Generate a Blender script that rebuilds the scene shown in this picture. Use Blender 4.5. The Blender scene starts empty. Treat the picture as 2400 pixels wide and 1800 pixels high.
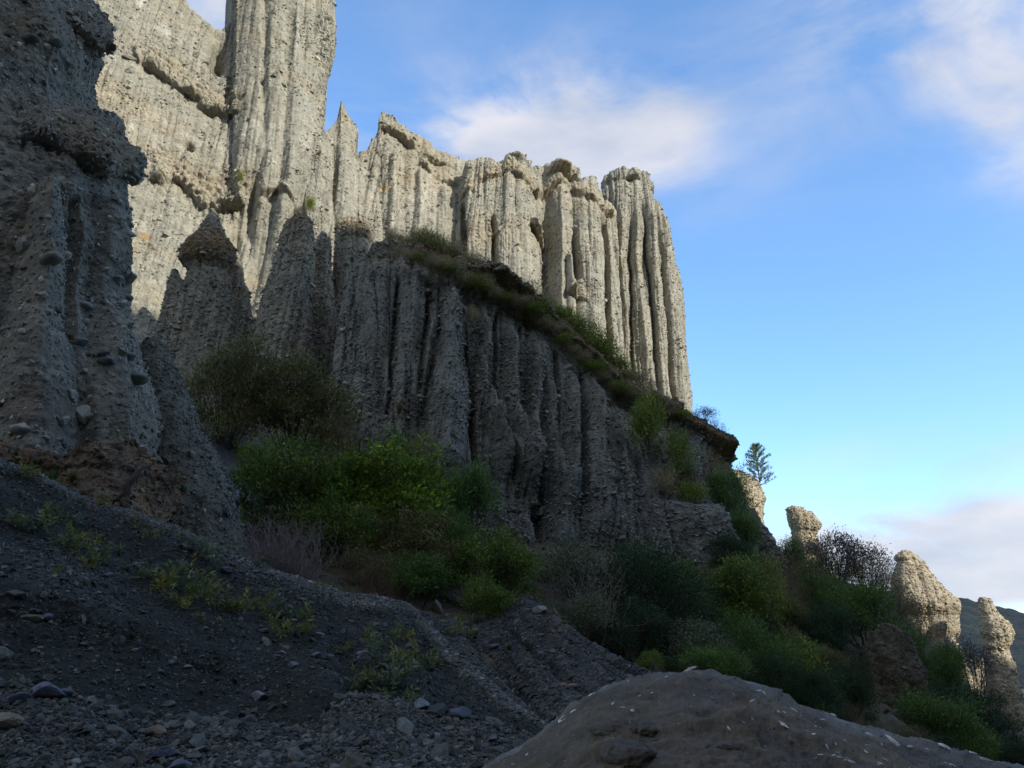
import bpy, math, random
import numpy as np
from mathutils import Vector, Matrix
# ------------------------------------------------------------------ camera, sky, sun, exposure
SC = bpy.context.scene
COL = SC.collection
PITCH = math.radians(20.0); CAMZ = 1.3
cam = bpy.data.cameras.new("camera"); camo = bpy.data.objects.new("camera", cam); COL.objects.link(camo)
camo.location = (0, 0, CAMZ); camo.rotation_euler = (math.radians(90) + PITCH, 0, 0)
cam.sensor_width = 36; cam.lens = 28; cam.clip_start = 0.05; cam.clip_end = 12000
SC.camera = camo
SC.render.resolution_x = 1024; SC.render.resolution_y = 768
FPX = 28 / 36 * 2212.0
CP, SP = math.cos(PITCH), math.sin(PITCH)
def up(px, py, Y):
    """point of the place seen at photo position (px,py) (2212 wide) at ground distance Y"""
    px = np.asarray(px, float); py = np.asarray(py, float); Y = np.asarray(Y, float)
    u = (px - 1106) / FPX; v = (829.5 - py) / FPX
    t = Y / (CP - v * SP)
    return np.stack(np.broadcast_arrays(t * u, Y, CAMZ + t * (SP + v * CP)), -1)
SUN_EL = math.radians(27.0); SUN_H = np.array([0.74, -0.67]); SUN_H /= np.hypot(*SUN_H)
sdir = Vector((SUN_H[0] * math.cos(SUN_EL), SUN_H[1] * math.cos(SUN_EL), math.sin(SUN_EL)))
sl = bpy.data.lights.new("sun", 'SUN'); slo = bpy.data.objects.new("sun", sl); COL.objects.link(slo)
sl.energy = 3.1; sl.angle = math.radians(0.5); sl.color = (1.0, 0.95, 0.84)
slo.rotation_euler = sdir.to_track_quat('Z', 'Y').to_euler(); slo.location = (60, -60, 80)
SC.view_settings.view_transform = 'Standard'; SC.view_settings.look = 'None'
SC.view_settings.exposure = 0.8; SC.view_settings.gamma = 1.0
W = bpy.data.worlds.new("World"); SC.world = W; W.use_nodes = True
nt = W.node_tree; N = nt.nodes; L = nt.links
for n in list(N): N.remove(n)
wo = N.new('ShaderNodeOutputWorld'); bg = N.new('ShaderNodeBackground'); L.new(bg.outputs[0], wo.inputs[0])
sky = N.new('ShaderNodeTexSky'); sky.sky_type = 'NISHITA'; sky.sun_disc = False
sky.sun_elevation = SUN_EL; sky.sun_rotation = math.atan2(SUN_H[0], SUN_H[1])
sky.air_density = 1.0; sky.dust_density = 0.6; sky.ozone_density = 1.6; sky.altitude = 50
hs = N.new('ShaderNodeHueSaturation'); hs.inputs['Saturation'].default_value = 1.08; hs.inputs['Value'].default_value = 1.0
gm = N.new('ShaderNodeMix'); gm.data_type = 'RGBA'; gm.blend_type = 'MULTIPLY'; gm.inputs[0].default_value = 1.0; gm.inputs[7].default_value = (1.12, 1.26, 1.38, 1)
L.new(sky.outputs[0], gm.inputs[6]); L.new(gm.outputs[2], hs.inputs['Color'])
tc = N.new('ShaderNodeTexCoord')
def math_node(op, a, b=None, c=None, clamp=False):
    m = N.new('ShaderNodeMath'); m.operation = op; m.use_clamp = clamp
    for i, x in enumerate((a, b, c)):
        if x is None: continue
        if isinstance(x, (int, float)): m.inputs[i].default_value = x
        else: L.new(x, m.inputs[i])
    return m.outputs[0]
# wispy cloud banks, each at its own bearing in the sky, plus unseen ones added for fill
nz = N.new('ShaderNodeTexNoise'); nz.inputs['Scale'].default_value = 3.4; nz.inputs['Detail'].default_value = 8
nz.inputs['Roughness'].default_value = 0.58; nz.inputs['Distortion'].default_value = 0.35
mp = N.new('ShaderNodeMapping'); mp.inputs['Scale'].default_value = (1, 1, 2.6); mp.inputs['Rotation'].default_value = (0, 0.3, 0)
L.new(tc.outputs['Generated'], mp.inputs[0]); L.new(mp.outputs[0], nz.inputs['Vector'])
def sky_dir(px, py):
    p = up(px, py, 10.0) - np.array([0, 0, CAMZ]); return p / np.linalg.norm(p)
cloud = None
CL = [(sky_dir(px, py), wx, wy, amp) for px, py, wx, wy, amp in (
        (1200, 260, 240, 130, 1.0), (1030, 330, 160, 80, .85), (1330, 330, 140, 70, .4), (1440, 260, 90, 90, .2),
        (2130, 60, 270, 140, .72), (1900, 10, 260, 70, .3), (2200, 300, 110, 130, .42), (1640, 40, 160, 60, .12), (900, 10, 140, 60, .12), (1500, 420, 200, 90, .12),
        (470, 20, 110, 100, .7), (745, 290, 90, 90, .5),
        (2120, 1180, 440, 85, .8), (2150, 1270, 340, 60, .5), (1800, 1170, 200, 50, .45), (2080, 975, 300, 60, .36), (1450, 1100, 200, 60, .2), (2000, 1120, 300, 40, .25))]
def _n(x, y, z): v = np.array([x, y, z], float); return v / np.linalg.norm(v)
CL += [(_n(0, -.5, .9), 1300, 1000, .9), (_n(-.8, -.5, .35), 900, 600, .9), (_n(.6, -.8, .5), 900, 500, .9), (_n(0, -1, .3), 1200, 500, .9)]  # unseen clouds added behind the viewer to lift and neutralise the fill light
for c, wx, wy, amp in CL:
    r = np.cross(c, [0, 0, 1.0]); r /= np.linalg.norm(r); q = np.cross(r, c)
    outs = []
    for ax, wdt in ((r, wx), (q, wy)):
        d = N.new('ShaderNodeVectorMath'); d.operation = 'DOT_PRODUCT'; L.new(tc.outputs['Generated'], d.inputs[0])
        d.inputs[1].default_value = tuple(ax / (wdt / 1720.0)); outs.append(math_node('POWER', math_node('ABSOLUTE', d.outputs['Value']), 2.0))
    front = N.new('ShaderNodeVectorMath'); front.operation = 'DOT_PRODUCT'; L.new(tc.outputs['Generated'], front.inputs[0]); front.inputs[1].default_value = tuple(c)
    e = math_node('EXPONENT', math_node('MULTIPLY', math_node('ADD', outs[0], outs[1]), -1.0))
    e = math_node('MULTIPLY', math_node('MULTIPLY', e, amp), math_node('GREATER_THAN', front.outputs['Value'], 0.0))
    cloud = e if cloud is None else math_node('ADD', cloud, e)
nzc = math_node('MULTIPLY', math_node('SUBTRACT', nz.outputs[0], 0.42), 4.2)
mask = math_node('MULTIPLY', cloud, math_node('MAXIMUM', math_node('ADD', nzc, 0.45), 0.12))
mask = math_node('ADD', mask, math_node('MULTIPLY', math_node('SUBTRACT', nz.outputs[0], 0.5), 0.12))
cr = N.new('ShaderNodeMapRange'); cr.interpolation_type = 'SMOOTHSTEP'
cr.inputs['From Min'].default_value = -0.03; cr.inputs['From Max'].default_value = 1.0; cr.inputs['To Max'].default_value = 0.95
L.new(mask, cr.inputs['Value'])
mix = N.new('ShaderNodeMix'); mix.data_type = 'RGBA'
L.new(cr.outputs[0], mix.inputs[0]); L.new(hs.outputs[0], mix.inputs[6]); cn = N.new('ShaderNodeTexNoise'); cn.inputs['Scale'].default_value = 7.0; cn.inputs['Detail'].default_value = 7; L.new(mp.outputs[0], cn.inputs['Vector'])
cm = N.new('ShaderNodeMapRange'); cm.inputs['From Min'].default_value = .38; cm.inputs['From Max'].default_value = .64; L.new(cn.outputs[0], cm.inputs['Value'])
cx = N.new('ShaderNodeMix'); cx.data_type = 'RGBA'; cx.inputs[6].default_value = (2.30, 2.50, 2.98, 1); cx.inputs[7].default_value = (3.15, 3.15, 3.40, 1)
L.new(cm.outputs[0], cx.inputs[0]); L.new(cx.outputs[2], mix.inputs[7])
L.new(mix.outputs[2], bg.inputs[0]); bg.inputs[1].default_value = 0.15
SC.cycles.max_bounces = 5; SC.cycles.diffuse_bounces = 3; SC.cycles.transmission_bounces = 3; SC.cycles.glossy_bounces = 2
SC.cycles.use_denoising = True

# ------------------------------------------------------------------ numpy helpers
RNG = np.random.default_rng(7)
_PERM = np.random.default_rng(3).permutation(4096)
def _h(ix, iy, iz):
    return _PERM[(ix + _PERM[(iy + _PERM[iz & 4095]) & 4095]) & 4095]
_G = np.random.default_rng(5).normal(size=(4096, 3)); _G /= np.linalg.norm(_G, axis=1)[:, None]; _G = _G.astype(np.float32)
def perlin(x, y, z, seed=0):
    x, y, z = np.broadcast_arrays(x, y, z)
    x = x + seed * 17.31; y = y + seed * 5.77; z = z + seed * 9.13
    x0 = np.floor(x).astype(np.int64); y0 = np.floor(y).astype(np.int64); z0 = np.floor(z).astype(np.int64)
    fx, fy, fz = (x - x0).astype(np.float32), (y - y0).astype(np.float32), (z - z0).astype(np.float32)
    def fd(t): return t * t * t * (t * (t * 6 - 15) + 10)
    wx, wy, wz = fd(fx), fd(fy), fd(fz); out = 0
    for dx in (0, 1):
        for dy in (0, 1):
            for dz in (0, 1):
                g = _G[_h(x0 + dx, y0 + dy, z0 + dz)]
                d = g[..., 0] * (fx - dx) + g[..., 1] * (fy - dy) + g[..., 2] * (fz - dz)
                out = out + d * (wx if dx else 1 - wx) * (wy if dy else 1 - wy) * (wz if dz else 1 - wz)
    return out * 1.6
def fbm(P, s, oct=4, seed=0, st=(1, 1, 1), rough=0.5):
    a = 1.0; o = 0; f = s; tot = 0
    for i in range(oct):
        o = o + a * perlin(P[..., 0] * f * st[0], P[..., 1] * f * st[1], P[..., 2] * f * st[2], seed + i * 3)
        tot += a; a *= rough; f *= 2.05
    return o / tot
def sstep(a, b, x):
    t = np.clip((x - a) / (b - a), 0, 1); return t * t * (3 - 2 * t)
def mixc(c, d, m):
    return c * (1 - m[..., None]) + np.asarray(d) * m[..., None]

def build(name, V, faces, mat, cols=None, parent=None, smooth=True, mats=None, midx=None):
    """faces: list of int arrays (n,3)/(n,4); smooth: bool or per-array list"""
    me = bpy.data.meshes.new(name)
    V = np.asarray(V, np.float32).reshape(-1, 3); me.vertices.add(len(V)); me.vertices.foreach_set("co", V.ravel())
    nl = sum(f.size for f in faces); nf = sum(len(f) for f in faces)
    me.loops.add(nl); me.loops.foreach_set("vertex_index", np.concatenate([f.ravel() for f in faces]).astype(np.int32))
    me.polygons.add(nf)
    ls = []; k = 0
    for f in faces: ls.append(k + np.arange(len(f)) * f.shape[1]); k += f.size
    me.polygons.foreach_set("loop_start", np.concatenate(ls).astype(np.int32))
    if not isinstance(smooth, (list, tuple)): smooth = [smooth] * len(faces)
    me.polygons.foreach_set("use_smooth", np.concatenate([np.full(len(f), s) for f, s in zip(faces, smooth)]))
    if cols is not None:
        a = me.color_attributes.new("Col", 'FLOAT_COLOR', 'POINT')
        c = np.ones((len(V), 4), np.float32); c[:, :3] = cols; a.data.foreach_set("color", c.ravel())
    me.update(calc_edges=True)
    if mat: me.materials.append(mat)
    o = bpy.data.objects.new(name, me); COL.objects.link(o)
    if parent: o.parent = parent
    return o
def tag(o, label=None, cat=None, group=None, kind=None):
    if label: o["label"] = label
    if cat: o["category"] = cat
    if group: o["group"] = group
    if kind: o["kind"] = kind
    return o
def empty(name, loc, rz=0.0, sc=1.0):
    o = bpy.data.objects.new(name, None); COL.objects.link(o); o.location = loc; o.rotation_euler = (0, 0, rz); o.scale = (sc, sc, sc) if np.isscalar(sc) else sc
    o.empty_display_size = 0.2
    return o

# ------------------------------------------------------------------ materials
def new_mat(name, rough=0.9, spec=0.25):
    m = bpy.data.materials.new(name); m.use_nodes = True
    b = m.node_tree.nodes['Principled BSDF']; b.inputs['Roughness'].default_value = rough
    b.inputs['Specular IOR Level'].default_value = spec
    return m, m.node_tree.nodes, m.node_tree.links, b
def rock_mat(name, s1=3.0, s2=16.0, bump=0.05, contrast=0.35, streak=0.0, rough=0.95, spec=0.15):
    m, n, l, b = new_mat(name, rough, spec)
    at = n.new('ShaderNodeAttribute'); at.attribute_name = 'Col'
    t = n.new('ShaderNodeTexCoord')
    a = n.new('ShaderNodeTexNoise'); a.inputs['Scale'].default_value = s1; a.inputs['Detail'].default_value = 8; a.inputs['Roughness'].default_value = 0.65
    c = n.new('ShaderNodeTexVoronoi'); c.inputs['Scale'].default_value = s2; c.feature = 'F1'
    l.new(t.outputs['Object'], a.inputs['Vector']); l.new(t.outputs['Object'], c.inputs['Vector'])
    mr = n.new('ShaderNodeMapRange'); l.new(a.outputs[0], mr.inputs['Value']); mr.inputs['From Min'].default_value = 0.25; mr.inputs['From Max'].default_value = 0.75
    mr.inputs['To Min'].default_value = 1 - contrast; mr.inputs['To Max'].default_value = 1 + contrast
    sp = n.new('ShaderNodeSeparateColor'); l.new(c.outputs['Color'], sp.inputs[0])
    m2 = n.new('ShaderNodeMapRange'); l.new(sp.outputs[0], m2.inputs['Value']); m2.inputs['To Min'].default_value = 0.82; m2.inputs['To Max'].default_value = 1.15
    mm = n.new('ShaderNodeMath'); mm.operation = 'MULTIPLY'; l.new(mr.outputs[0], mm.inputs[0]); l.new(m2.outputs[0], mm.inputs[1])
    last = mm.outputs[0]
    if streak:
        mp_ = n.new('ShaderNodeMapping'); mp_.inputs['Scale'].default_value = (1, 1, 0.06); l.new(t.outputs['Object'], mp_.inputs[0])
        s = n.new('ShaderNodeTexNoise'); s.inputs['Scale'].default_value = 2.6; s.inputs['Detail'].default_value = 5; l.new(mp_.outputs[0], s.inputs['Vector'])
        m3 = n.new('ShaderNodeMapRange'); l.new(s.outputs[0], m3.inputs['Value']); m3.inputs['From Min'].default_value = .3; m3.inputs['From Max'].default_value = .7
        m3.inputs['To Min'].default_value = 1 - streak; m3.inputs['To Max'].default_value = 1 + streak * .7
        q = n.new('ShaderNodeMath'); q.operation = 'MULTIPLY'; l.new(last, q.inputs[0]); l.new(m3.outputs[0], q.inputs[1]); last = q.outputs[0]
    vm = n.new('ShaderNodeVectorMath'); vm.operation = 'SCALE'; l.new(at.outputs['Color'], vm.inputs[0]); l.new(last, vm.inputs['Scale'])
    l.new(vm.outputs[0], b.inputs['Base Color'])
    a2 = n.new('ShaderNodeTexNoise'); a2.inputs['Scale'].default_value = s2 * 0.8; a2.inputs['Detail'].default_value = 6; a2.inputs['Roughness'].default_value = 0.7
    l.new(t.outputs['Object'], a2.inputs['Vector'])
    bp = n.new('ShaderNodeBump'); bp.inputs['Distance'].default_value = bump; bp.inputs['Strength'].default_value = 0.9
    l.new(a2.outputs[0], bp.inputs['Height']); l.new(bp.outputs[0], b.inputs['Normal'])
    return m
M_ROCK = rock_mat("conglomerate", 1.2, 7.0, 0.10, 0.16, 0.10)
M_NEAR = rock_mat("near_conglomerate", 2.5, 14.0, 0.05, 0.3)
M_GRAVEL = rock_mat("gravel", 5.0, 40.0, 0.02, 0.3, rough=0.8, spec=0.3)
M_STONE = rock_mat("river_stone", 9.0, 30.0, 0.008, 0.3, rough=0.75, spec=0.35)
M_BOULDER = rock_mat("mudstone_boulder", 7.0, 60.0, 0.018, 0.35, rough=0.85, spec=0.3)
M_SHELL = rock_mat("fossil_shell", 40.0, 150.0, 0.002, 0.12, rough=0.6, spec=0.4)
M_SOIL = rock_mat("brown_soil", 6.0, 30.0, 0.03, 0.45)
def leaf_mat(name, trans=0.35):
    m, n, l, b = new_mat(name, 0.6, 0.25)
    at = n.new('ShaderNodeAttribute'); at.attribute_name = 'Col'; l.new(at.outputs['Color'], b.inputs['Base Color'])
    tr = n.new('ShaderNodeBsdfTranslucent'); l.new(at.outputs['Color'], tr.inputs['Color'])
    mx = n.new('ShaderNodeMixShader'); mx.inputs[0].default_value = trans
    out = n['Material Output']; l.new(b.outputs[0], mx.inputs[1]); l.new(tr.outputs[0], mx.inputs[2]); l.new(mx.outputs[0], out.inputs[0])
    return m
M_LEAF = leaf_mat("leaf"); M_DRY = leaf_mat("dry_grass", 0.2)
M_BARK = rock_mat("bark", 12.0, 60.0, 0.01, 0.3)

# ------------------------------------------------------------------ surface builders
def grid_faces(nv, nu, off=0, wrap=False):
    i = np.arange(nv - 1)[:, None]; j = np.arange(nu if wrap else nu - 1)[None, :]; j2 = (j + 1) % nu
    a = i * nu + j; b = i * nu + j2; c = (i + 1) * nu + j2; d = (i + 1) * nu + j
    return np.stack([a, b, c, d], -1).reshape(-1, 4) + off
def normals(P, wrap=False):
    if wrap:
        du = np.roll(P, -1, 1) - np.roll(P, 1, 1)
    else:
        du = np.gradient(P, axis=1)
    dv = np.gradient(P, axis=0)
    n = np.cross(du, dv); ln = np.linalg.norm(n, axis=-1, keepdims=True); ln[ln < 1e-9] = 1
    return n / ln
def smooth_grid(A, k, wrap=False):
    for _ in range(k):
        B = A.copy(); B[1:-1] = (A[:-2] + 2 * A[1:-1] + A[2:]) / 4; A = B
        B = A.copy()
        if wrap: B = (np.roll(A, 1, 1) + 2 * A + np.roll(A, -1, 1)) / 4
        else: B[:, 1:-1] = (A[:, :-2] + 2 * A[:, 1:-1] + A[:, 2:]) / 4
        A = B
    return A
# pebble template
_t = (1 + 5 ** .5) / 2
ICO_V = np.array([(-1, _t, 0), (1, _t, 0), (-1, -_t, 0), (1, -_t, 0), (0, -1, _t), (0, 1, _t), (0, -1, -_t), (0, 1, -_t), (_t, 0, -1), (_t, 0, 1), (-_t, 0, -1), (-_t, 0, 1)], float)
ICO_V /= np.linalg.norm(ICO_V[0])
ICO_F = np.array([(0, 11, 5), (0, 5, 1), (0, 1, 7), (0, 7, 10), (0, 10, 11), (1, 5, 9), (5, 11, 4), (11, 10, 2), (10, 7, 6), (7, 1, 8), (3, 9, 4), (3, 4, 2), (3, 2, 6), (3, 6, 8), (3, 8, 9), (4, 9, 5), (2, 4, 11), (6, 2, 10), (8, 6, 7), (9, 8, 1)])
def pebbles(C, Nn, size, rng, flat=0.6, tilt=0.5, jit=0.22, dip=None, pal=None, colvar=0.22, base=None):
    """stones at C, about `size` across, long axes near the horizontal; returns verts, faces, colours"""
    n = len(C); size = np.asarray(size)
    e = rng.normal(size=(n, 3)) * tilt
    up_ = np.zeros((n, 3)); up_[:, 2] = 1; up_ += e
    if dip == 'normal': up_ = Nn + e
    up_ /= np.linalg.norm(up_, axis=1)[:, None]
    r = rng.normal(size=(n, 3)); a = np.cross(up_, r); a /= np.linalg.norm(a, axis=1)[:, None]; b = np.cross(up_, a)
    sc = np.stack([size * rng.uniform(.75, 1.35, n), size * rng.uniform(.6, 1.0, n), size * flat * rng.uniform(.7, 1.2, n)], -1) * 0.5
    T = ICO_V[None] * (1 + rng.normal(size=(n, 12, 1)) * jit) * sc[:, None, :]
    V = C[:, None, :] + T[..., :1] * a[:, None] + T[..., 1:2] * b[:, None] + T[..., 2:3] * up_[:, None]
    F = (ICO_F[None] + np.arange(n)[:, None, None] * 12).reshape(-1, 3)
    br = np.exp(rng.normal(size=n) * colvar)
    if pal is not None: c = np.asarray(pal)[rng.integers(0, len(pal), n)]
    else: c = np.tile(np.array([[.3, .3, .28]]), (n, 1))
    if base is not None: c = c * 0.5 + base * 0.5
    c = c * br[:, None]
    return V.reshape(-1, 3), F, np.repeat(c, 12, 0)
def scatter(P, Nn, mask, n, rng):
    """n random spots over a grid surface, even by area, times mask"""
    A = P[:-1, :-1]; du = P[:-1, 1:] - A; dv = P[1:, :-1] - A
    ar = np.linalg.norm(np.cross(du, dv), axis=-1) * mask[:-1, :-1]
    p = ar.ravel() / ar.sum(); k = rng.choice(len(p), n, p=p)
    a, b = rng.random((2, n, 1)); i, j = np.divmod(k, A.shape[1])
    return A[i, j] + du[i, j] * a + dv[i, j] * b, Nn[i, j], i, j
def resample(pts, n):
    pts = np.array(pts, float); d = np.r_[0, np.cumsum(np.hypot(*(np.diff(pts[:, :2], axis=0)).T) + 1e-6)]
    t = np.linspace(0, d[-1], n); return np.stack([np.interp(t, d, pts[:, k]) for k in range(3)], -1)
GRIDS = {}
def sheet(name, cols, nu, nv, mat, disp=None, disp2=None, colf=None, back=((.3, -.05), (.9, -.3), (2, -1.2), (3.5, -5)), side=((.6), (2.0), (4.5)),
          peb=0, psize=(.12, .35), pmask=None, pembed=0.1, pkw=None, seed=1, zdirs=None, vgamma=1.0, key=None, parent=None, warp=3.0, usm=0, nb=0.0, big=0.0):
    """cliff face or slope through columns of (px,py,Y) listed bottom -> top, given thickness behind its top and sides"""
    rng = np.random.default_rng(seed)
    C = np.stack([resample(c, nv) for c in cols], 1)                       # nv,k,3
    w = np.hypot(*(np.diff(C[-1, :, :2], axis=0)).T) + np.hypot(*(np.diff(C[0, :, :2], axis=0)).T)
    u = np.r_[0, np.cumsum(w + 1e-6)]; t = np.linspace(0, u[-1], nu)
    k = np.clip(np.searchsorted(u, t, side='right') - 1, 0, len(u) - 2); f = ((t - u[k]) / (u[k + 1] - u[k]))[None, :, None]
    G = C[:, k] * (1 - f) + C[:, k + 1] * f
    if usm:
        S = smooth_grid(G[..., 2:], usm); G[..., 2:] = S
    px, py = G[..., 0], G[..., 1]
    P = up(px, py, G[..., 2])
    m = np.ones((nv, nu))
    # thickness: over the top, then the sides
    rad = P * np.array([1, 1, 0]); rad = rad / np.linalg.norm(rad, axis=-1, keepdims=True)
    for dy, dz in back:
        P = np.concatenate([P, (P[nv - 1] + rad[nv - 1] * dy + np.array([0, 0, dz]))[None]]); px = np.concatenate([px, px[-1:]]); py = np.concatenate([py, py[-1:] + 1]); m = np.concatenate([m, np.full((1, nu), .3)])
    for dy in side:
        for s in (0, -1):
            e = P[:, s]
            r_ = e * np.array([1, 1, 0]); r_ = r_ / np.linalg.norm(r_, axis=1)[:, None]; inw = np.stack([r_[:, 1], -r_[:, 0], r_[:, 2] * 0], -1) * (1 if s == 0 else -1)
            q = (e + (r_ + .25 * inw) * (dy if dy == side[0] else dy - side[list(side).index(dy) - 1]))[:, None]
            if s == 0: P = np.concatenate([q, P], 1); px = np.concatenate([px[:, :1], px], 1); py = np.concatenate([py[:, :1], py], 1); m = np.concatenate([m[:, :1] * .5, m], 1)
            else: P = np.concatenate([P, q], 1); px = np.concatenate([px, px[:, -1:]], 1); py = np.concatenate([py, py[:, -1:]], 1); m = np.concatenate([m, m[:, -1:] * .5], 1)
    wx = px + warp * perlin(P[..., 0] * .5, P[..., 1] * .2, P[..., 2] * .5, seed); wy = py + warp * perlin(P[..., 0] * .6, P[..., 1] * .2, P[..., 2] * .6, seed + 9)
    n0 = smooth_grid(normals(P), 6)
    sgn = 1.0 if np.mean(np.einsum('ijk,ijk->ij', n0, np.array([0, 0, CAMZ]) - P) > 0) > .5 else -1.0
    n0 *= sgn
    if nb:
        g_ = n0[:, :].mean((0, 1)); g_[2] = max(0, g_[2]); n0 = n0 * (1 - nb) + g_ / np.linalg.norm(g_) * nb; n0 /= np.linalg.norm(n0, axis=-1, keepdims=True)
    if disp is not None:
        P = P + n0 * (disp(wx, wy, P) * m)[..., None]
    if disp2 is not None:
        n1 = smooth_grid(normals(P) * sgn, 2); P = P + n1 * (disp2(wx, wy, P) * np.maximum(m, .3))[..., None]
    Nn = normals(P) * sgn
    col = colf(wx, wy, P, Nn) if colf is not None else np.tile(np.array([.3, .28, .24]), P.shape[:2] + (1,))
    nv2, nu2 = P.shape[:2]
    F = grid_faces(nv2, nu2)
    if sgn < 0: F = F[:, ::-1]
    V = P.reshape(-1, 3); cc = col.reshape(-1, 3); faces = [F]; sm = [True]
    if peb:
        mk = (m > .99).astype(float)
        if pmask is not None: mk = mk * pmask(wx, wy, P, Nn)
        Cp, Np, i, j = scatter(P, Nn, mk, peb, rng)
        s = psize[0] * np.exp(np.abs(rng.normal(size=peb)) * math.log(psize[1] / psize[0]) / 2.2); s = np.where(rng.random(peb) < big, s * 2.6, s)
        pv, pf, pc = pebbles(Cp + Np * (s * pembed)[:, None], Np, s, rng, base=col[i, j], **(pkw or {}))
        faces.append(pf + len(V)); sm.append(False); V = np.concatenate([V, pv]); cc = np.concatenate([cc, pc])
    o = build(name, V, faces, mat, cc, parent, sm)
    GRIDS[key or o.name] = (P, Nn, px, py, m)
    return o
def pillar(name, rows, Y, mat, depth=0.8, nth=160, nz=200, disp=None, disp2=None, colf=None, peb=0, psize=(.12, .35), seed=1, power=2.3, key=None, pkw=None, lean=0.0, warp=2.0, parent=None):
    """free-standing pinnacle: rows = (py, left px, right px) from top to bottom, round body about depth*width deep"""
    rng = np.random.default_rng(seed)
    r = np.array(sorted(rows), float); ys = np.linspace(r[-1, 0], r[0, 0], nz); xl = np.interp(ys, r[:, 0], r[:, 1]); xr = np.interp(ys, r[:, 0], r[:, 2])
    Yc = Y + lean * (r[-1, 0] - ys)
    th = np.linspace(0, 2 * np.pi, nth, endpoint=False)
    A = up(xl, ys, Yc); B = up(xr, ys, Yc); C = (A + B) / 2; a = (B[:, 0] - A[:, 0]) / 2
    amax = np.maximum(a, 0.25 * a.max())
    cs, sn = np.cos(th), np.sin(th); p = 2.0 / power
    ex = np.sign(cs) * np.abs(cs) ** p; ey = np.sign(sn) * np.abs(sn) ** p
    P = np.stack([C[:, None, 0] + a[:, None] * ex, C[:, None, 1] + depth * (0.6 * a + 0.4 * amax * np.minimum(1, a / (0.15 * a.max())))[:, None] * ey, np.broadcast_to(C[:, None, 2], (nz, nth))], -1)
    px = (xl + xr)[:, None] / 2 + (xr - xl)[:, None] / 2 * ex; py = np.broadcast_to(ys[:, None], px.shape) * 1.0
    wx = px + warp * perlin(P[..., 0] * .5, P[..., 1] * .2, P[..., 2] * .5, seed); wy = py + warp * perlin(P[..., 0] * .6, P[..., 1] * .2, P[..., 2] * .6, seed + 9)
    n0 = smooth_grid(normals(P, True), 4, True)
    if np.mean(np.einsum('ijk,ijk->ij', n0, P - C[:, None])) < 0: n0 = -n0; sgn = -1
    else: sgn = 1
    ls_ = np.clip(a / (.4 * a.max()), .2, 1)[:, None]
    if disp is not None: P = P + n0 * (ls_ * disp(wx, wy, P))[..., None]
    if disp2 is not None: P = P + smooth_grid(normals(P, True) * sgn, 1, True) * disp2(wx, wy, P)[..., None]
    Nn = normals(P, True) * sgn
    col = colf(wx, wy, P, Nn) if colf is not None else np.tile(np.array([.3, .28, .24]), P.shape[:2] + (1,))
    F = grid_faces(nz, nth, wrap=True)
    if sgn < 0: F = F[:, ::-1]
    V = P.reshape(-1, 3); cc = col.reshape(-1, 3)
    top = P[-1].mean(0) + np.array([0, 0, .05]); V = np.concatenate([V, top[None]]); cc = np.concatenate([cc, cc[-1:]])
    k = (nz - 1) * nth + np.arange(nth); T = np.stack([k, np.roll(k, -1), np.full(nth, nz * nth)], -1)
    if sgn < 0: T = T[:, ::-1]
    faces = [F, T]; sm = [True, True]
    if peb:
        Cp, Np, i, j = scatter(P, Nn, (Nn[..., 1] < .3).astype(float), peb, rng)
        s = psize[0] * np.exp(np.abs(rng.normal(size=peb)) * math.log(psize[1] / psize[0]) / 2.2)
        pv, pf, pc = pebbles(Cp + Np * (s * .1)[:, None], Np, s, rng, base=col[i, j], **(pkw or {}))
        faces.append(pf + len(V)); sm.append(False); V = np.concatenate([V, pv]); cc = np.concatenate([cc, pc])
    o = build(name, V, faces, mat, cc, parent, sm)
    GRIDS[key or o.name] = (P, Nn, px, py, np.ones(px.shape))
    return o
def rib(px, py, x0, y0, x1, y1, w0, w1, amp, pw=1.0, fade=(18, 60), sharp=.5):
    """rounded buttress (amp>0) or gully (amp<0) running from its tip (x0,y0) to its foot (x1,y1)"""
    t = (py - y0) / (y1 - y0); tc_ = np.clip(t, 0, 1.0); xc = x0 + (x1 - x0) * np.clip(t, 0, 1.6); w = w0 + (w1 - w0) * tc_
    d = np.abs(px - xc) / w; prof = (1 - sharp) * np.clip(1 - d ** 2, 0, 1) ** pw + sharp * np.clip(1 - d, 0, 1)
    return amp * prof * sstep(0, fade[0], py - y0) * (1 - sstep(0, fade[1], py - y1))
def ledge(px, py, pts, amp, up_h, dn_h, under=0.5):
    """hard band along the polyline: stands out above it, undercut just below it"""
    pts = np.array(pts, float); yl = np.interp(px, pts[:, 0], pts[:, 1]); e = sstep(0, 14, px - pts[0, 0]) * sstep(0, 14, pts[-1, 0] - px)
    d = yl - py
    up_h = up_h * (1 + .5 * perlin(px * .04, py * .01, 0, 6)); e = e * np.clip(.6 + 1.2 * perlin(px * .035, 0.3, pts[0, 0] * .11, 8) + .5 * perlin(px * .12, py * .12, .5, 9), .1, 1.5)
    pos = np.where(d > 0, np.clip(1 - d / up_h, 0, 1) ** 1.1, np.clip(1 + d / 5.0, 0, 1))
    neg = np.where(d > 0, 0, np.clip(1 + (d + 3) / dn_h, 0, 1) * (d < -3))
    return amp * e * (pos - under * neg)
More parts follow.
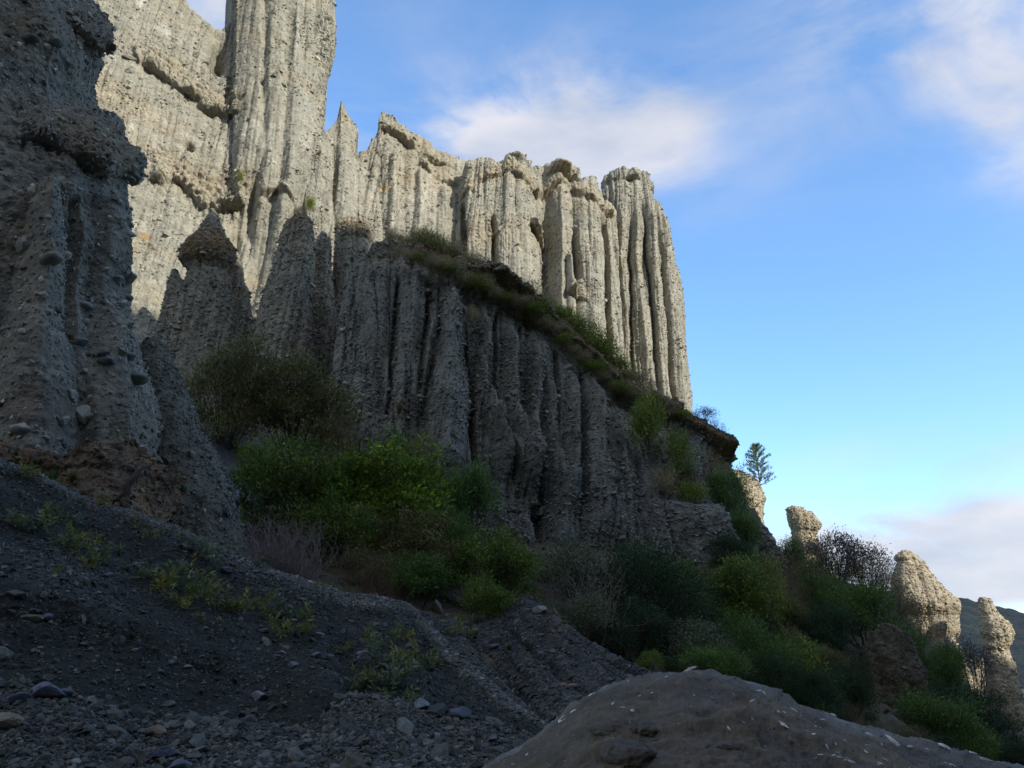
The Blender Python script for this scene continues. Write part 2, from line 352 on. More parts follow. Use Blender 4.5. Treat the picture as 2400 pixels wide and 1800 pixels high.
def flutes(P, fx, amp, seed, pw=0.65, fz=0.035, detail=True, tiltx=0.0):
    x = P[..., 0] + tiltx * P[..., 2]
    x = x + 0.5 * perlin(x * .3, 0, P[..., 2] * .12, seed + 1)
    a = np.abs(perlin(x * fx, 3.3, P[..., 2] * fz, seed)) ** pw
    o = amp * (a - .35)
    if detail: o = o + amp * .4 * (np.abs(perlin(x * fx * 2.7, 7.7, P[..., 2] * fz * 2.2, seed + 2)) ** pw - .35)
    return o
def pits(P, f, seed, th=.22): return np.clip(perlin(P[..., 0] * f, P[..., 1] * f, P[..., 2] * f * 1.15, seed) - th, 0, 1)
def rough(P, a=1.0, seed=0, s=1.0):
    return a * (0.10 * fbm(P, .55 * s, 3, seed) + 0.035 * fbm(P, 2.2 * s, 3, seed + 5, rough=.65))
# ------------------------------------------------------------------ rock colours
GREY = np.array([.302, .287, .232]); TAN = np.array([.35, .285, .19]); WHITE = np.array([.50, .475, .40]); BROWN = np.array([.20, .135, .07])
DGREY = np.array([.20, .20, .185]); OCH = np.array([.42, .26, .10])
PAL = [(.33, .31, .26), (.29, .28, .25), (.37, .34, .28), (.25, .24, .21), (.40, .37, .31)]
PALD = [(.24, .235, .22), (.18, .18, .175), (.30, .285, .25), (.22, .2, .17), (.36, .34, .29)]
def blob(px, py, x, y, rx, ry, ang=0.0):
    c, s = math.cos(ang), math.sin(ang); dx, dy = px - x, py - y
    return np.exp(-(((dx * c + dy * s) / rx) ** 2 + ((-dx * s + dy * c) / ry) ** 2))
def rockcol(base=GREY, tan=.5, white=.3, seed=0, extra=None, dip=0.25):
    def f(px, py, P, Nn):
        n1 = fbm(P, .25, 4, seed + 20, st=(1, 1, 2)); band = perlin((P[..., 2] + dip * P[..., 0]) * .45, P[..., 0] * .05, 0, seed + 30) + .5 * n1
        c = np.tile(base, P.shape[:2] + (1,))
        c = mixc(c, TAN, np.clip(sstep(.02, .55, band) * tan, 0, 1))
        c = mixc(c, WHITE, np.clip(sstep(.28, .6, fbm(P, .5, 4, seed + 41, st=(1, 1, .5)) - .3 * n1) * white, 0, 1))
        c = c * (1 + .10 * fbm(P, 1.3, 3, seed + 50) + .12 * perlin((P[..., 2] + dip * P[..., 0]) * 1.6, P[..., 0] * .1, 0, seed + 60) + .16 * perlin(P[..., 0] * 3.0, P[..., 1] * 3.0, P[..., 2] * .10, seed + 61))[..., None]
        if extra is not None: c = extra(px, py, P, Nn, c)
        return np.clip(c, .01, .8)
    return f
# ------------------------------------------------------------------ opposite hillside (behind the viewer, shades the gully floor)
def ridge_height(p):
    pts = [(-400, 45), (-60, 42), (0, 40), (13, 40), (15, 39), (17, 37), (20.6, 36.8), (23, 33), (25, 30), (28, 25.5), (30, 23), (34, 18), (40, 15.5), (45, 15), (50, 11), (53, 7), (60, 3), (80, -3), (120, -10), (200, -15), (400, -25)]
    return np.interp(p, [a for a, _ in pts], [b for _, b in pts])
def opposite_hill():
    D0 = 46.0; tanE = math.tan(SUN_EL)
    q = np.linspace(0, 1, 70); p = np.linspace(-260, 190, 400)
    QQ, PP = np.meshgrid(q, p, indexing='ij')
    d = np.interp(QQ, [0, .45, .5, .6, 1], [20, D0 - 2, D0, D0 + 8, 170])
    top = ridge_height(PP) + tanE * D0 * 1.0
    h = np.interp(QQ, [0, .3, .5, .6, 1], [0, .55, 1.0, .97, .5]) * (top + 4) - 4
    # distance toward the sun = d ; across = p
    A = SUN_H; Bv = np.array([-SUN_H[1], SUN_H[0]])
    X = A[0] * d + Bv[0] * PP; Yy = A[1] * d + Bv[1] * PP
    P = np.stack([X, Yy, h], -1)
    P[..., 2] += (1.2 * fbm(P * np.array([1, 1, 0]), .12, 4, 77) + 1.0 * np.abs(perlin(X * .5, Yy * .5, 0, 4))) * sstep(0, .3, QQ)
    c = mixc(np.tile(np.array([.05, .06, .03]), P.shape[:2] + (1,)), (.12, .11, .09), sstep(.1, .5, fbm(P, .08, 3, 5)))
    o = build("hillside", P.reshape(-1, 3), [grid_faces(*P.shape[:2])], M_SOIL, c.reshape(-1, 3)); tag(o, "wooded hillside opposite the cliffs, behind the viewer", "hillside", kind='structure')
opposite_hill()
# ------------------------------------------------------------------ far hills and the ground
def far_hills():
    crest = np.array([(-2500, 1420), (0, 1400), (1500, 1330), (2000, 1268), (2062, 1291), (2080, 1293), (2100, 1298), (2130, 1308), (2160, 1313), (2180, 1318), (2212, 1326), (2300, 1345), (2450, 1352), (2700, 1390), (4200, 1430)], float)
    xs = np.linspace(-2500, 4200, 900); ys = np.interp(xs, crest[:, 0], crest[:, 1]); q = np.linspace(0, 1, 90)
    T = up(xs, ys, 900.0); P = np.zeros((len(q), len(xs), 3))
    for i, s in enumerate(q):
        P[i, :, 0] = T[:, 0] * (0.55 + .45 * s) ; P[i, :, 1] = 500 + 400 * s; P[i, :, 2] = -30 + (T[:, 2] + 30) * s ** .8
    P = np.concatenate([P, (P[-1] + np.array([0, 120, -60]))[None], (P[-1] + np.array([0, 600, -T[:, 2].mean()]))[None]])
    P[..., 2] += 5 * np.abs(fbm(P, .02, 4, 8)) + 7 * fbm(P, .006, 3, 9) * np.r_[np.linspace(1, .3, 90), .3, .3][:, None] + 2.0 * np.abs(perlin(P[..., 0] * .12, P[..., 1] * .12, 0, 5))
    c = mixc(np.tile(np.array([.022, .030, .034]), P.shape[:2] + (1,)), (.040, .045, .038), sstep(-.1, .5, fbm(P, .03, 4, 5)))  # distance haze and shade put into the hill's dark bluish colour
    o = build("hills", P.reshape(-1, 3), [grid_faces(*P.shape[:2])[:, ::-1]], M_FAR, c.reshape(-1, 3)); tag(o, "dark forested hill far away beyond the pinnacles", "hill", kind='structure')
M_FAR = rock_mat("far_forest", .12, .35, 3.0, .35)
far_hills()
def ground_plane():
    r = np.concatenate([np.linspace(0, 60, 40), np.geomspace(64, 6000, 40)]); th = np.linspace(0, 2 * np.pi, 120, endpoint=False)
    R, T = np.meshgrid(r, th, indexing='ij'); P = np.stack([R * np.cos(T), R * np.sin(T), -1.2 - .02 * R ** .9 + 0 * T], -1)
    P[..., 2] += .25 * fbm(P, .15, 3, 61)
    c = mixc(np.tile(np.array([.045, .06, .03]), P.shape[:2] + (1,)), (.08, .08, .085), 1 - sstep(25, 60, R))
    tag(build("ground", P.reshape(-1, 3), [grid_faces(len(r), 120, wrap=True)], M_GRAVEL, c.reshape(-1, 3)), "valley floor of grey gravel", "ground", kind='structure')
ground_plane()
PKR = dict(flat=.55, tilt=.35, pal=PAL); PKD = dict(flat=.55, tilt=.4, pal=PAL)
# ------------------------------------------------------------------ main sunlit wall with the tower and the saw-tooth crest
FT = [(130, -260), (250, -260), (330, -130), (380, -40), (400, 2), (415, 22), (436, 42), (448, 52), (457, 60), (468, 67), (480, 66), (492, 56), (503, 44), (509, 10), (514, -30), (520, -120), (530, -300), (610, -330), (700, -300),
      (712, -60), (714, 40), (711, 110), (707, 150), (708, 200), (703, 240), (702, 280), (709, 272), (718, 262), (728, 248), (732, 228), (737, 206), (741, 208), (750, 228), (758, 244), (767, 256), (776, 268), (777, 280), (769, 292), (772, 312), (775, 326), (781, 320), (786, 325),
      (793, 318), (803, 300), (813, 291), (817, 275), (821, 255), (827, 242), (836, 248), (848, 254), (862, 264), (875, 270), (900, 292), (918, 300), (930, 312), (947, 320), (960, 330), (975, 338), (990, 344), (1012, 348)]
fcols = []
_fa = np.array(FT); _fs = np.r_[0, np.cumsum(np.abs(np.diff(_fa[:, 0])) + .10 * np.abs(np.diff(np.maximum(_fa[:, 1], -60))))]; _fs /= _fs[-1]
for (x, y), s_ in zip(FT, _fs):
    bx = 105 + s_ * (1020 - 105)
    Yt = np.interp(x, [130, 520, 710, 1012], [37, 40.5, 41.5, 44]); Yb = Yt - 3.0
    fcols.append([(bx, 960, Yb), (bx * .5 + x * .5 if y > -100 else bx * .5 + x * .5, 470, Yt - .8), (x, y, Yt + .6)])
A1 = [(280, 112), (310, 135), (352, 163), (385, 190), (424, 214), (440, 214)]
B1 = [(424, 222), (440, 232), (469, 240), (495, 250), (522, 258)]
C1 = [(322, 388), (345, 392), (375, 384), (395, 395), (412, 412), (430, 440), (450, 450), (480, 452), (530, 450)]
def f_disp(px, py, P):
    d = flutes(P, .42, .42, 11, fz=.03) * sstep(330, 560, px + .25 * py)
    d = d * (0.35 + .65 * sstep(60, -10, np.abs(py - 330) - 160)) + flutes(P, 1.1, .15, 14) + flutes(P, 2.8, .11, 16, fz=.07)
    d = d + 1.7 * np.clip(1 - ((px - 612) / 108) ** 2, 0, 1) ** .6 * (1 - sstep(380, 620, py)) * 1.0
    d = d + ledge(px, py, A1, .5, 56, 26, .5) + ledge(px, py, B1, .4, 44, 22, .5) + ledge(px, py, C1, .8, 80, 40, .5)
    d = d + ledge(px, py, [(560, 452), (600, 440), (640, 470)], .4, 30, 20)
    d = d + ledge(px, py, [(820, 270), (870, 300), (915, 335), (960, 352), (1000, 370)], .5, 22, 16, .4) + ledge(px, py, [(900, 345), (950, 385), (990, 400)], .4, 18, 12)
    d = d - 1.6 * blob(px, py, 470, 130, 16, 26) - .8 * blob(px, py, 409, 317, 10, 7, .5) - .5 * blob(px, py, 567, 212, 5, 5) - .8 * blob(px, py, 770, 300, 10, 40)
    d = d - .9 * blob(px, py, 545, 500, 14, 90, .12) - .6 * blob(px, py, 500, 560, 12, 110, .2)
    for a in ((655, 0, 660, 330, 8), (680, -60, 672, 400, 8), (575, 0, 570, 300, 7), (628, 60, 610, 420, 9)): d = d + rib(px, py, *a[:4], a[4] * 1.6, a[4] * 1.6, -.28)
    for a in ((500, 420, 440, 800, 20, 45, 1.2), (640, 330, 560, 760, 12, 34, 1.1), (590, 330, 520, 640, 10, 24, .8), (700, 330, 640, 800, 20, 40, .8)): d = d + .7 * rib(px, py, *a, fade=(170, 80))
    for a in ((850, 330, 846, 520, 9, 12, .4), (905, 360, 905, 560, 9, 14, .4), (960, 400, 955, 560, 12, 16, .4), (745, 300, 735, 520, 22, 30, .5)): d = d + rib(px, py, *a)
    lm = np.clip(blob(px, py, 360, 140, 90, 34, .62) + blob(px, py, 470, 225, 60, 30, .35) + blob(px, py, 440, 405, 110, 50, .35), 0, 1); d = d + lm * (.5 * fbm(P, 1.3, 4, 78, rough=.7) - .3 * pits(P, 2.0, 79, .1))
    sk = 1 - np.clip(blob(px, py, 728, 235, 52, 75) * 1.8, 0, 1); return d * (.1 + .9 * sk) + rough(P, 1.6, 3) * (.3 + .7 * sk) - .3 * (1 - sk)
def f_col(px, py, P, Nn, c):
    for x, y, rx, ry, a, m in ((370, 150, 90, 26, .62, .8), (480, 225, 60, 22, .3, .7), (440, 400, 110, 38, .35, .85), (340, 270, 110, 18, .5, .4), (900, 320, 110, 26, .65, .7), (880, 380, 60, 40, .4, .7), (790, 430, 30, 14, .3, .5), (700, 350, 30, 30, 0, .3), (960, 400, 50, 40, .5, .6)):
        c = mixc(c, TAN * .95, blob(px, py, x, y, rx, ry, a) * m * np.clip(.7 + fbm(P, 1.0, 3, 71), 0, 1))
    for x, y, rx, ry, a, m in ((365, 70, 45, 9, .5, .9), (360, 270, 60, 7, .5, .8), (520, 330, 30, 12, -.4, .8), (310, 350, 30, 8, 0, .5), (545, 310, 20, 30, 0, .5), (880, 440, 60, 30, .3, .6), (930, 420, 40, 40, 0, .5)):
        c = mixc(c, WHITE * 1.1, blob(px, py, x, y, rx, ry, a) * m * np.clip(.4 + 1.3 * fbm(P, 1.6, 4, 72), 0, 1))
    for x, y, rx in ((275, 544, 16), (314, 510, 12), (832, 412, 12)): c = mixc(c, OCH, blob(px, py, x, y, rx, 7) * .8)
    return c
bedmask = lambda px, py, P, Nn: .3 + 1.4 * sstep(-.15, .35, fbm(P, .28, 3, 99, st=(1, 1, 2.5)))
R2 = lambda a, s, k: (lambda px, py, P: .045 * (np.abs(perlin(P[..., 0] * 3.6, P[..., 1] * 3.6, P[..., 2] * .16, s + 8)) ** .7) + a * (.035 * fbm(P, 4.5, 4, s, rough=.75) - .06 * pits(P, 3.0, s) - .07 * pits(P, 7.5, s + 3) + .4 * k * np.abs(perlin(P[..., 0] * 4, P[..., 1] * 4, P[..., 2] * 5, s + 1))))
cliff = sheet("cliff", fcols, 760, 620, M_ROCK, f_disp, R2(1.2, 5, .05), rockcol(GREY, .5, .5, 1, f_col), peb=26000, psize=(.045, .2), pembed=.0, pkw=PKR, pmask=bedmask, big=.006, seed=2, side=(1.0, 3.0, 8.0), nb=.6)
tag(cliff, "tall sunlit grey conglomerate cliff with a tower and a saw-toothed crest against the sky", "cliff")
# ------------------------------------------------------------------ capped fluted wall right of it
GT = [(985, 420), (1000, 380), (1012, 350), (1020, 345), (1030, 340), (1045, 341), (1062, 343), (1070, 348), (1076, 362), (1082, 371), (1100, 374), (1118, 378), (1122, 360), (1126, 355), (1131, 358), (1136, 371), (1150, 374), (1165, 364), (1180, 359), (1195, 354), (1200, 352), (1212, 356), (1216, 352), (1224, 357), (1250, 362), (1253, 378), (1250, 394),
      (1262, 402), (1270, 408), (1276, 420), (1285, 427), (1292, 428), (1300, 440), (1330, 455)]
gcols = []
for x, y in GT:
    bx = 985 + (x - 985) * (1350 - 985) / (345)
    Yt = np.interp(x, [985, 1020, 1330], [43.2, 42.6, 44.5])
    gcols.append([(bx + 12, 1000, Yt - 3.2), (x * .6 + bx * .4, 620, Yt - 1.6), (x, y, Yt + .4)])
G1 = [(990, 440), (1003, 430), (1022, 414), (1041, 398), (1083, 388), (1110, 394), (1124, 402), (1145, 420), (1158, 432), (1172, 424), (1187, 418), (1205, 408), (1220, 410), (1245, 430), (1262, 444), (1279, 452), (1300, 460), (1330, 462)]
def g_disp(px, py, P):
    d = ledge(px, py, G1, .45, 30, 14, .4) + ledge(px, py, [(1137, 500), (1160, 512), (1186, 524)], .8, 20, 14, .6)
    d = d + ledge(px, py, [(1175, 372), (1185, 378), (1215, 386), (1250, 396), (1256, 398)], 1.0, 26, 14, .6) + ledge(px, py, [(1050, 502), (1062, 514), (1078, 512)], .5, 14, 10)
    d = d + rib(px, py, 1035, 350, 1030, 700, 36, 38, .6) + rib(px, py, 1105, 350, 1120, 760, 62, 66, 1.3, .7) + rib(px, py, 1205, 350, 1212, 760, 26, 30, .9, .8) + rib(px, py, 1265, 390, 1285, 860, 36, 40, 1.2, .7)
    d = d + rib(px, py, 1222, 560, 1240, 700, 4, 18, .8) + ledge(px, py, [(1218, 640), (1240, 656), (1264, 662)], .9, 30, 14, .6)
    d = d - 1.3 * rib(px, py, 1184, 415, 1190, 900, 20, 26, 1.0, fade=(90, 60)) - .9 * rib(px, py, 1062, 470, 1070, 640, 7, 9, 1) - 1.0 * rib(px, py, 1238, 470, 1252, 800, 7, 12, 1.0, fade=(80, 60)) - 1.2 * rib(px, py, 1303, 465, 1318, 900, 9, 12, 1)
    d = d - 1.4 * rib(px, py, 1003, 440, 1004, 640, 8, 9, 1)
    d = d * .85 + flutes(P, .95, .30, 21) + flutes(P, 2.6, .18, 25, fz=.07) + .6 * blob(px, py, 1126, 362, 6, 8)
    return d + rough(P, 1.1, 23)
def g_col(px, py, P, Nn, c):
    yl = np.interp(px, [p[0] for p in G1], [p[1] for p in G1]); m = np.exp(-((yl - py - 6) / 12.0) ** 2)
    c = mixc(c, TAN * .95, np.clip(m * .7, 0, 1)); c = mixc(c, TAN * 1.05, blob(px, py, 1218, 376, 36, 14) * .9)
    c = mixc(c, TAN, blob(px, py, 1160, 510, 26, 10) * .7 + blob(px, py, 1045, 520, 40, 30) * .5 + blob(px, py, 1240, 648, 18, 14) * .7)
    return c
capped = sheet("cliff", gcols, 420, 460, M_ROCK, g_disp, R2(1.1, 6, .05), rockcol(GREY * 1.02, .25, .35, 2, g_col), peb=13000, psize=(.045, .17), pembed=.0, nb=.5, pkw=PKR, pmask=bedmask, big=.006, warp=5, seed=3, back=((.4, -.05), (1.0, -.3), (2, -1.5), (2.6, -8)))
tag(capped, "fluted sunlit cliff with a brown ledge below its crest, beside the flat-topped pillar", "cliff")
# ------------------------------------------------------------------ right-hand pillar
HR = [(380, 1318, 1380), (386, 1304, 1398), (398, 1299, 1404), (412, 1303, 1405), (425, 1296, 1407), (440, 1290, 1411), (450, 1296, 1420), (470, 1300, 1430), (500, 1300, 1441), (540, 1301, 1449), (580, 1303, 1457), (640, 1305, 1468), (700, 1306, 1474), (780, 1308, 1481), (850, 1310, 1487), (905, 1312, 1493), (1100, 1316, 1515)]
def h_disp(px, py, P):
    d = 0
    for a in ((1332, 385, 1350, 900, 14, 20, .7), (1360, 385, 1374, 900, 12, 16, .5), (1388, 380, 1424, 900, 13, 19, .75), (1415, 400, 1462, 900, 10, 20, .6), (1370, 600, 1394, 830, 3, 18, 1.1)): d = d + .6 * rib(px, py, *a, pw=.8, fade=(160, 60), sharp=.9)
    for a in ((1349, 480, 1357, 800, 5, 6, .8), (1378, 440, 1408, 830, 5, 6, .9), (1414, 500, 1440, 860, 5, 7, .9), (1318, 470, 1326, 800, 6, 7, .9)): d = d - .8 * rib(px, py, *a, fade=(140, 60))
    d = d + ledge(px, py, [(1290, 405), (1320, 401), (1350, 408), (1375, 404), (1420, 420)], .35, 20, 10, .4)
    return d + flutes(P, 1.3, .28, 31) + flutes(P, 3.0, .17, 35, fz=.08) + rough(P, .8, 33)
pil = pillar("rock_pillar", HR, 46.5, M_ROCK, .75, 520, 560, h_disp, R2(1.0, 7, .05), rockcol(GREY * 1.0, .25, .25, 3), peb=9000, psize=(.05, .17), pkw=PKR, seed=4, power=2.6, lean=.002, warp=6.0)
tag(pil, "tall sunlit flat-topped pillar of grooved grey rock at the right end of the high cliffs", "rock pillar")
# ------------------------------------------------------------------ shaded pinnacles in front of the wall
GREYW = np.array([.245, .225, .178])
def near_shade(seed, fx=1.2, amp=.35):
    return (lambda px, py, P: flutes(P, fx, amp, seed) + rough(P, 1.0, seed + 2))
def capcol(seed, x, y, rx, ry, bc=BROWN, ang=0):
    def e(px, py, P, Nn, c): return mixc(c, bc, np.clip(blob(px, py, x, y, rx, ry, ang) * 2.0, 0, 1))
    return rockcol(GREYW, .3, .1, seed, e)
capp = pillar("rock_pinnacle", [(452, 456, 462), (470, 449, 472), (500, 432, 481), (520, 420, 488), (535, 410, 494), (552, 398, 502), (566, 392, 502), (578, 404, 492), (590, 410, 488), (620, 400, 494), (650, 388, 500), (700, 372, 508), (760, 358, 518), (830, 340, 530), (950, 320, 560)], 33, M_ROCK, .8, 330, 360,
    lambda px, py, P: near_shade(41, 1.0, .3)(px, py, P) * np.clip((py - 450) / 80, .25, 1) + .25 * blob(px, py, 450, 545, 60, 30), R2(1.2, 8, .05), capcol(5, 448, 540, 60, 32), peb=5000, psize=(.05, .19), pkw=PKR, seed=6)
tag(capp, "pointed grey pinnacle wearing a brown mudstone cap, in front of the sunlit wall", "rock pinnacle")
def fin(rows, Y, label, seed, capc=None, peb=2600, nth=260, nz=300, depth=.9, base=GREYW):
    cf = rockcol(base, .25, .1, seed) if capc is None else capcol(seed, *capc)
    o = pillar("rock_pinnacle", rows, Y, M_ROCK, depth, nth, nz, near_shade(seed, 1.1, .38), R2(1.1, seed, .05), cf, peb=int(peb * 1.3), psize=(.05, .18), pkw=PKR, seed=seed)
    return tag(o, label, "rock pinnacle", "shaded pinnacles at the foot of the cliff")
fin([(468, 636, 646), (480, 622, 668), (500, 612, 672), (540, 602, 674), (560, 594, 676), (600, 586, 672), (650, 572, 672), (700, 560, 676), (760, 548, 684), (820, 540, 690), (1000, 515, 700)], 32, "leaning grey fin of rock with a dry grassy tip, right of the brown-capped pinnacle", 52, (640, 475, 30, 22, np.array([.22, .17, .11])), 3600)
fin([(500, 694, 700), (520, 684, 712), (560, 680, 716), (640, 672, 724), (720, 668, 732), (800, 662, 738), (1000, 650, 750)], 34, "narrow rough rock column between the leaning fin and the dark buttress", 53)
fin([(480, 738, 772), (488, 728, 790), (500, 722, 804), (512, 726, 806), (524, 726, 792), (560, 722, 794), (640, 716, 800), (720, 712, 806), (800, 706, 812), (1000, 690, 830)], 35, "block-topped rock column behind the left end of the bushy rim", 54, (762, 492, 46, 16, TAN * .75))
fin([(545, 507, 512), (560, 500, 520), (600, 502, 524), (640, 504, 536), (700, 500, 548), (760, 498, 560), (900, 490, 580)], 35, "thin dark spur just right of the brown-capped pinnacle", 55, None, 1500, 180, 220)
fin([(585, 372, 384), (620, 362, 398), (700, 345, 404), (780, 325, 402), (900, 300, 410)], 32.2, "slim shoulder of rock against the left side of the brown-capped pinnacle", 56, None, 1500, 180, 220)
# ------------------------------------------------------------------ dark buttress with the planted rim
DT = [(742, 640), (748, 600), (762, 580), (790, 560), (800, 548), (812, 530), (832, 521), (860, 528), (880, 540), (920, 552), (950, 566), (985, 580), (1000, 590), (1050, 612), (1100, 636), (1150, 668), (1180, 690), (1220, 722), (1250, 755), (1290, 790), (1330, 828), (1370, 850), (1400, 862), (1440, 880), (1490, 906), (1520, 930), (1545, 955), (1572, 978), (1572, 990), (1563, 1010), (1575, 1030), (1610, 1070)]
dcols = []
for x, y in DT:
    bx = np.interp(x, [742, 800, 1000, 1200, 1400, 1610], [690, 770, 975, 1160, 1400, 1640]); by = np.interp(x, [742, 1000, 1200, 1400, 1610], [1150, 1230, 1290, 1300, 1300])
    Yt = np.interp(x, [742, 1000, 1400, 1610], [29.0, 29.5, 32.5, 35]); Yb = np.interp(x, [742, 1000, 1400, 1610], [25, 24, 25, 27.5])
    dcols.append([(bx, by, Yb), (bx * .45 + x * .55, by * .5 + y * .5, (Yb + Yt) / 2 - .3), (x, y, Yt)])
RIM = [(x, y + 20) for x, y in DT[8:-4]]
D_RIBS = [(975, 603, 955, 1020, 14, 62, 1.9), (905, 560, 850, 960, 26, 60, .9), (945, 640, 900, 860, 10, 22, 1.0), (1045, 655, 1033, 830, 11, 16, 1.1), (1033, 820, 1082, 1000, 13, 30, 1.4), (1099, 678, 1091, 860, 14, 18, 1.2), (1091, 850, 1124, 1020, 17, 28, 1.3),
          (1147, 716, 1145, 860, 11, 14, 1.1), (1145, 850, 1137, 1020, 14, 22, 1.2), (1174, 770, 1183, 930, 9, 17, 1.0), (1183, 925, 1205, 1070, 16, 24, 1.1), (1228, 770, 1226, 1062, 12, 20, 1.1), (1270, 806, 1280, 1150, 7, 58, 1.6), (1220, 1012, 1200, 1180, 8, 46, 1.3),
          (1330, 860, 1340, 1180, 14, 50, 1.0), (1390, 900, 1420, 1200, 16, 50, .9), (1470, 930, 1500, 1180, 20, 50, .9), (1128, 1087, 1125, 1210, 5, 24, 1.4), (1045, 1066, 1060, 1160, 4, 18, 1.6), (780, 782, 785, 960, 36, 44, 1.1), (812, 560, 800, 760, 26, 40, .9), (1175, 700, 1160, 800, 20, 25, .5)]
D_GUL = [(1000, 700, 1022, 1060, 7, 11, 1.6), (1062, 850, 1094, 1012, 5, 8, 1.6), (1068, 680, 1060, 860, 6, 8, 1.0), (925, 620, 905, 840, 7, 9, 1.0), (1122, 700, 1112, 860, 5, 7, .9), (1195, 740, 1200, 930, 5, 7, .9), (1250, 790, 1248, 1060, 6, 9, 1.2), (1160, 960, 1175, 1190, 8, 16, 1.2), (860, 600, 838, 900, 6, 9, .8), (1150, 1100, 1165, 1200, 12, 18, 1.3)]
def d_disp(px, py, P):
    d = 0
    for r_ in D_RIBS: d = d + rib(px, py, *r_[:6], r_[6] * .7, pw=1.2, fade=(110, 80), sharp=.75)
    d = d + .10 * (np.abs(perlin(px * .045, py * .004, 0, 12)) ** .6) * 3.2
    for r_ in D_GUL: d = d - rib(px, py, *r_[:6], r_[6] * .75)
    ym = np.interp(px, [p[0] for p in RIM], [p[1] for p in RIM]); dd = ym - py
    lip = np.where(dd > 0, np.clip(1 - dd / 30, 0, 1) ** .5, np.clip(1 + dd / 5, 0, 1)) - .45 * np.clip(1 - np.abs(dd + 18) / 20, 0, 1)
    d = d + 1.15 * lip * sstep(870, 900, px) * (1 - sstep(1560, 1575, px)) * (.7 + .8 * perlin(P[..., 0] * .35, 0, 0, 9))
    return d + (flutes(P, .9, .20, 61, fz=.05) + flutes(P, 2.1, .22, 67, fz=.07)) * sstep(0, 40, -dd) + rough(P, 1.1, 63)
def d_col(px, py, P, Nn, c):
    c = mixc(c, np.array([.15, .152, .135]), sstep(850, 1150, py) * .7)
    ym = np.interp(px, [p[0] for p in RIM], [p[1] for p in RIM]); dd = ym - py + 8 * fbm(P, .8, 3, 5)
    c = mixc(c, np.array([.15, .105, .055]) * (1 + .5 * fbm(P, 2.5, 3, 6))[..., None], sstep(-8, 0, dd) * sstep(860, 900, px))
    c = mixc(c, np.array([.17, .14, .09]), blob(px, py, 832, 548, 40, 26) * .9 + blob(px, py, 940, 600, 26, 20) * .6)
    for x, y, rx, ry, a in ((1415, 1010, 60, 14, .9), (1470, 1060, 60, 16, .7), (1540, 1010, 40, 40, 0), (1140, 690, 60, 24, .4), (1330, 880, 30, 12, .3)): c = mixc(c, np.array([.10, .085, .03]), np.clip(blob(px, py, x, y, rx, ry, a) * 1.2, 0, 1) * .8)
    return c
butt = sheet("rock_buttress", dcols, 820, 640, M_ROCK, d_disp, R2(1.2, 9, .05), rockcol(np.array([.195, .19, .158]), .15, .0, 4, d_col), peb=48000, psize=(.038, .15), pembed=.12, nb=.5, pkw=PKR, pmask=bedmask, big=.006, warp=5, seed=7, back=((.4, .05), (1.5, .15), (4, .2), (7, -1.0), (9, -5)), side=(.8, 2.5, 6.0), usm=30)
tag(butt, "dark shaded buttress of fluted conglomerate with a brown soil rim full of shrubs", "buttress")
# ------------------------------------------------------------------ left foreground pillar
LO = [(300, 1060), (340, 1010), (352, 960), (345, 900), (330, 820), (310, 770), (300, 747), (282, 722), (271, 690), (263, 610), (262, 590), (267, 545), (272, 505), (277, 470), (271, 430), (274, 392), (285, 372), (296, 352), (294, 338), (280, 315), (272, 285), (262, 262), (250, 244), (228, 240), (212, 234), (207, 190), (215, 160), (224, 138), (219, 116), (226, 102), (242, 92), (246, 76), (241, 56), (226, 30), (206, 10), (188, -30), (150, -200)]
lcol = [(x, y, 12.6 + (.3 if y < 500 else 0)) for x, y in LO]
def lc(f, Yo):
    r = resample(lcol, 120); ym = np.linspace(r[0, 1], r[-1, 1], 120); xm = np.interp(-ym, -np.minimum.accumulate(r[:, 1]), smooth_grid(np.tile(r[:, :1], (1, 3)), 30)[:, 0]); k = sstep(.8, 1.0, f); xs = -280 + ((xm * (1 - k) + r[:, 0] * k) + 280) * f
    return [(a, b, Yo) for a, b in zip(xs, ym * (1 - k) + r[:, 1] * k)]
lcols = [lc(0, 9.6), lc(.3, 9.8), lc(.55, 10.2), lc(.78, 10.7), lc(.9, 11.3), lc(.97, 12.0), lcol]
L1 = [(40, 300), (60, 302), (95, 306), (130, 325), (165, 342), (200, 372), (240, 378), (300, 372)]
L2 = [(158, 40), (175, 62), (200, 92), (215, 98), (250, 96)]
def l_disp(px, py, P):
    d = ledge(px, py, L1, .26, 90, 34, .6) + ledge(px, py, L2, .26, 70, 30, .7)
    d = d + rib(px, py, 100, 400, 60, 1000, 30, 120, .5) + rib(px, py, 225, 420, 240, 1000, 26, 60, .35) - rib(px, py, 160, 420, 150, 700, 14, 20, .3)
    return d + flutes(P, 1.1, .14, 71, fz=.15) + .14 * fbm(P, 1.0, 4, 72) + .04 * fbm(P, 5.0, 3, 73, rough=.7) - .03 * pits(P, 7, 77, .15)
def l_col(px, py, P, Nn, c):
    c = np.tile(np.array([.275, .25, .20]), P.shape[:2] + (1,)); n = fbm(P, 1.3, 4, 81)
    c = mixc(c, np.array([.29, .235, .165]), sstep(-.1, .4, fbm(P, .7, 3, 82)) * .6)
    c = mixc(c, np.array([.25, .17, .09]), np.clip(1.6 * blob(px, py, 215, 310, 110, 60, .3) + 1.4 * blob(px, py, 215, 50, 50, 45) + 1.2 * blob(px, py, 40, 60, 60, 50), 0, 1) * np.clip(.6 + n, 0, 1))
    c = mixc(c, np.array([.16, .115, .09]), blob(px, py, 40, 900, 160, 60) * .6)
    c = mixc(c, np.array([.20, .20, .18]), sstep(.0, .5, n) * .6)
    return c * .95 * (1 + .25 * fbm(P, 6, 2, 84))[..., None]
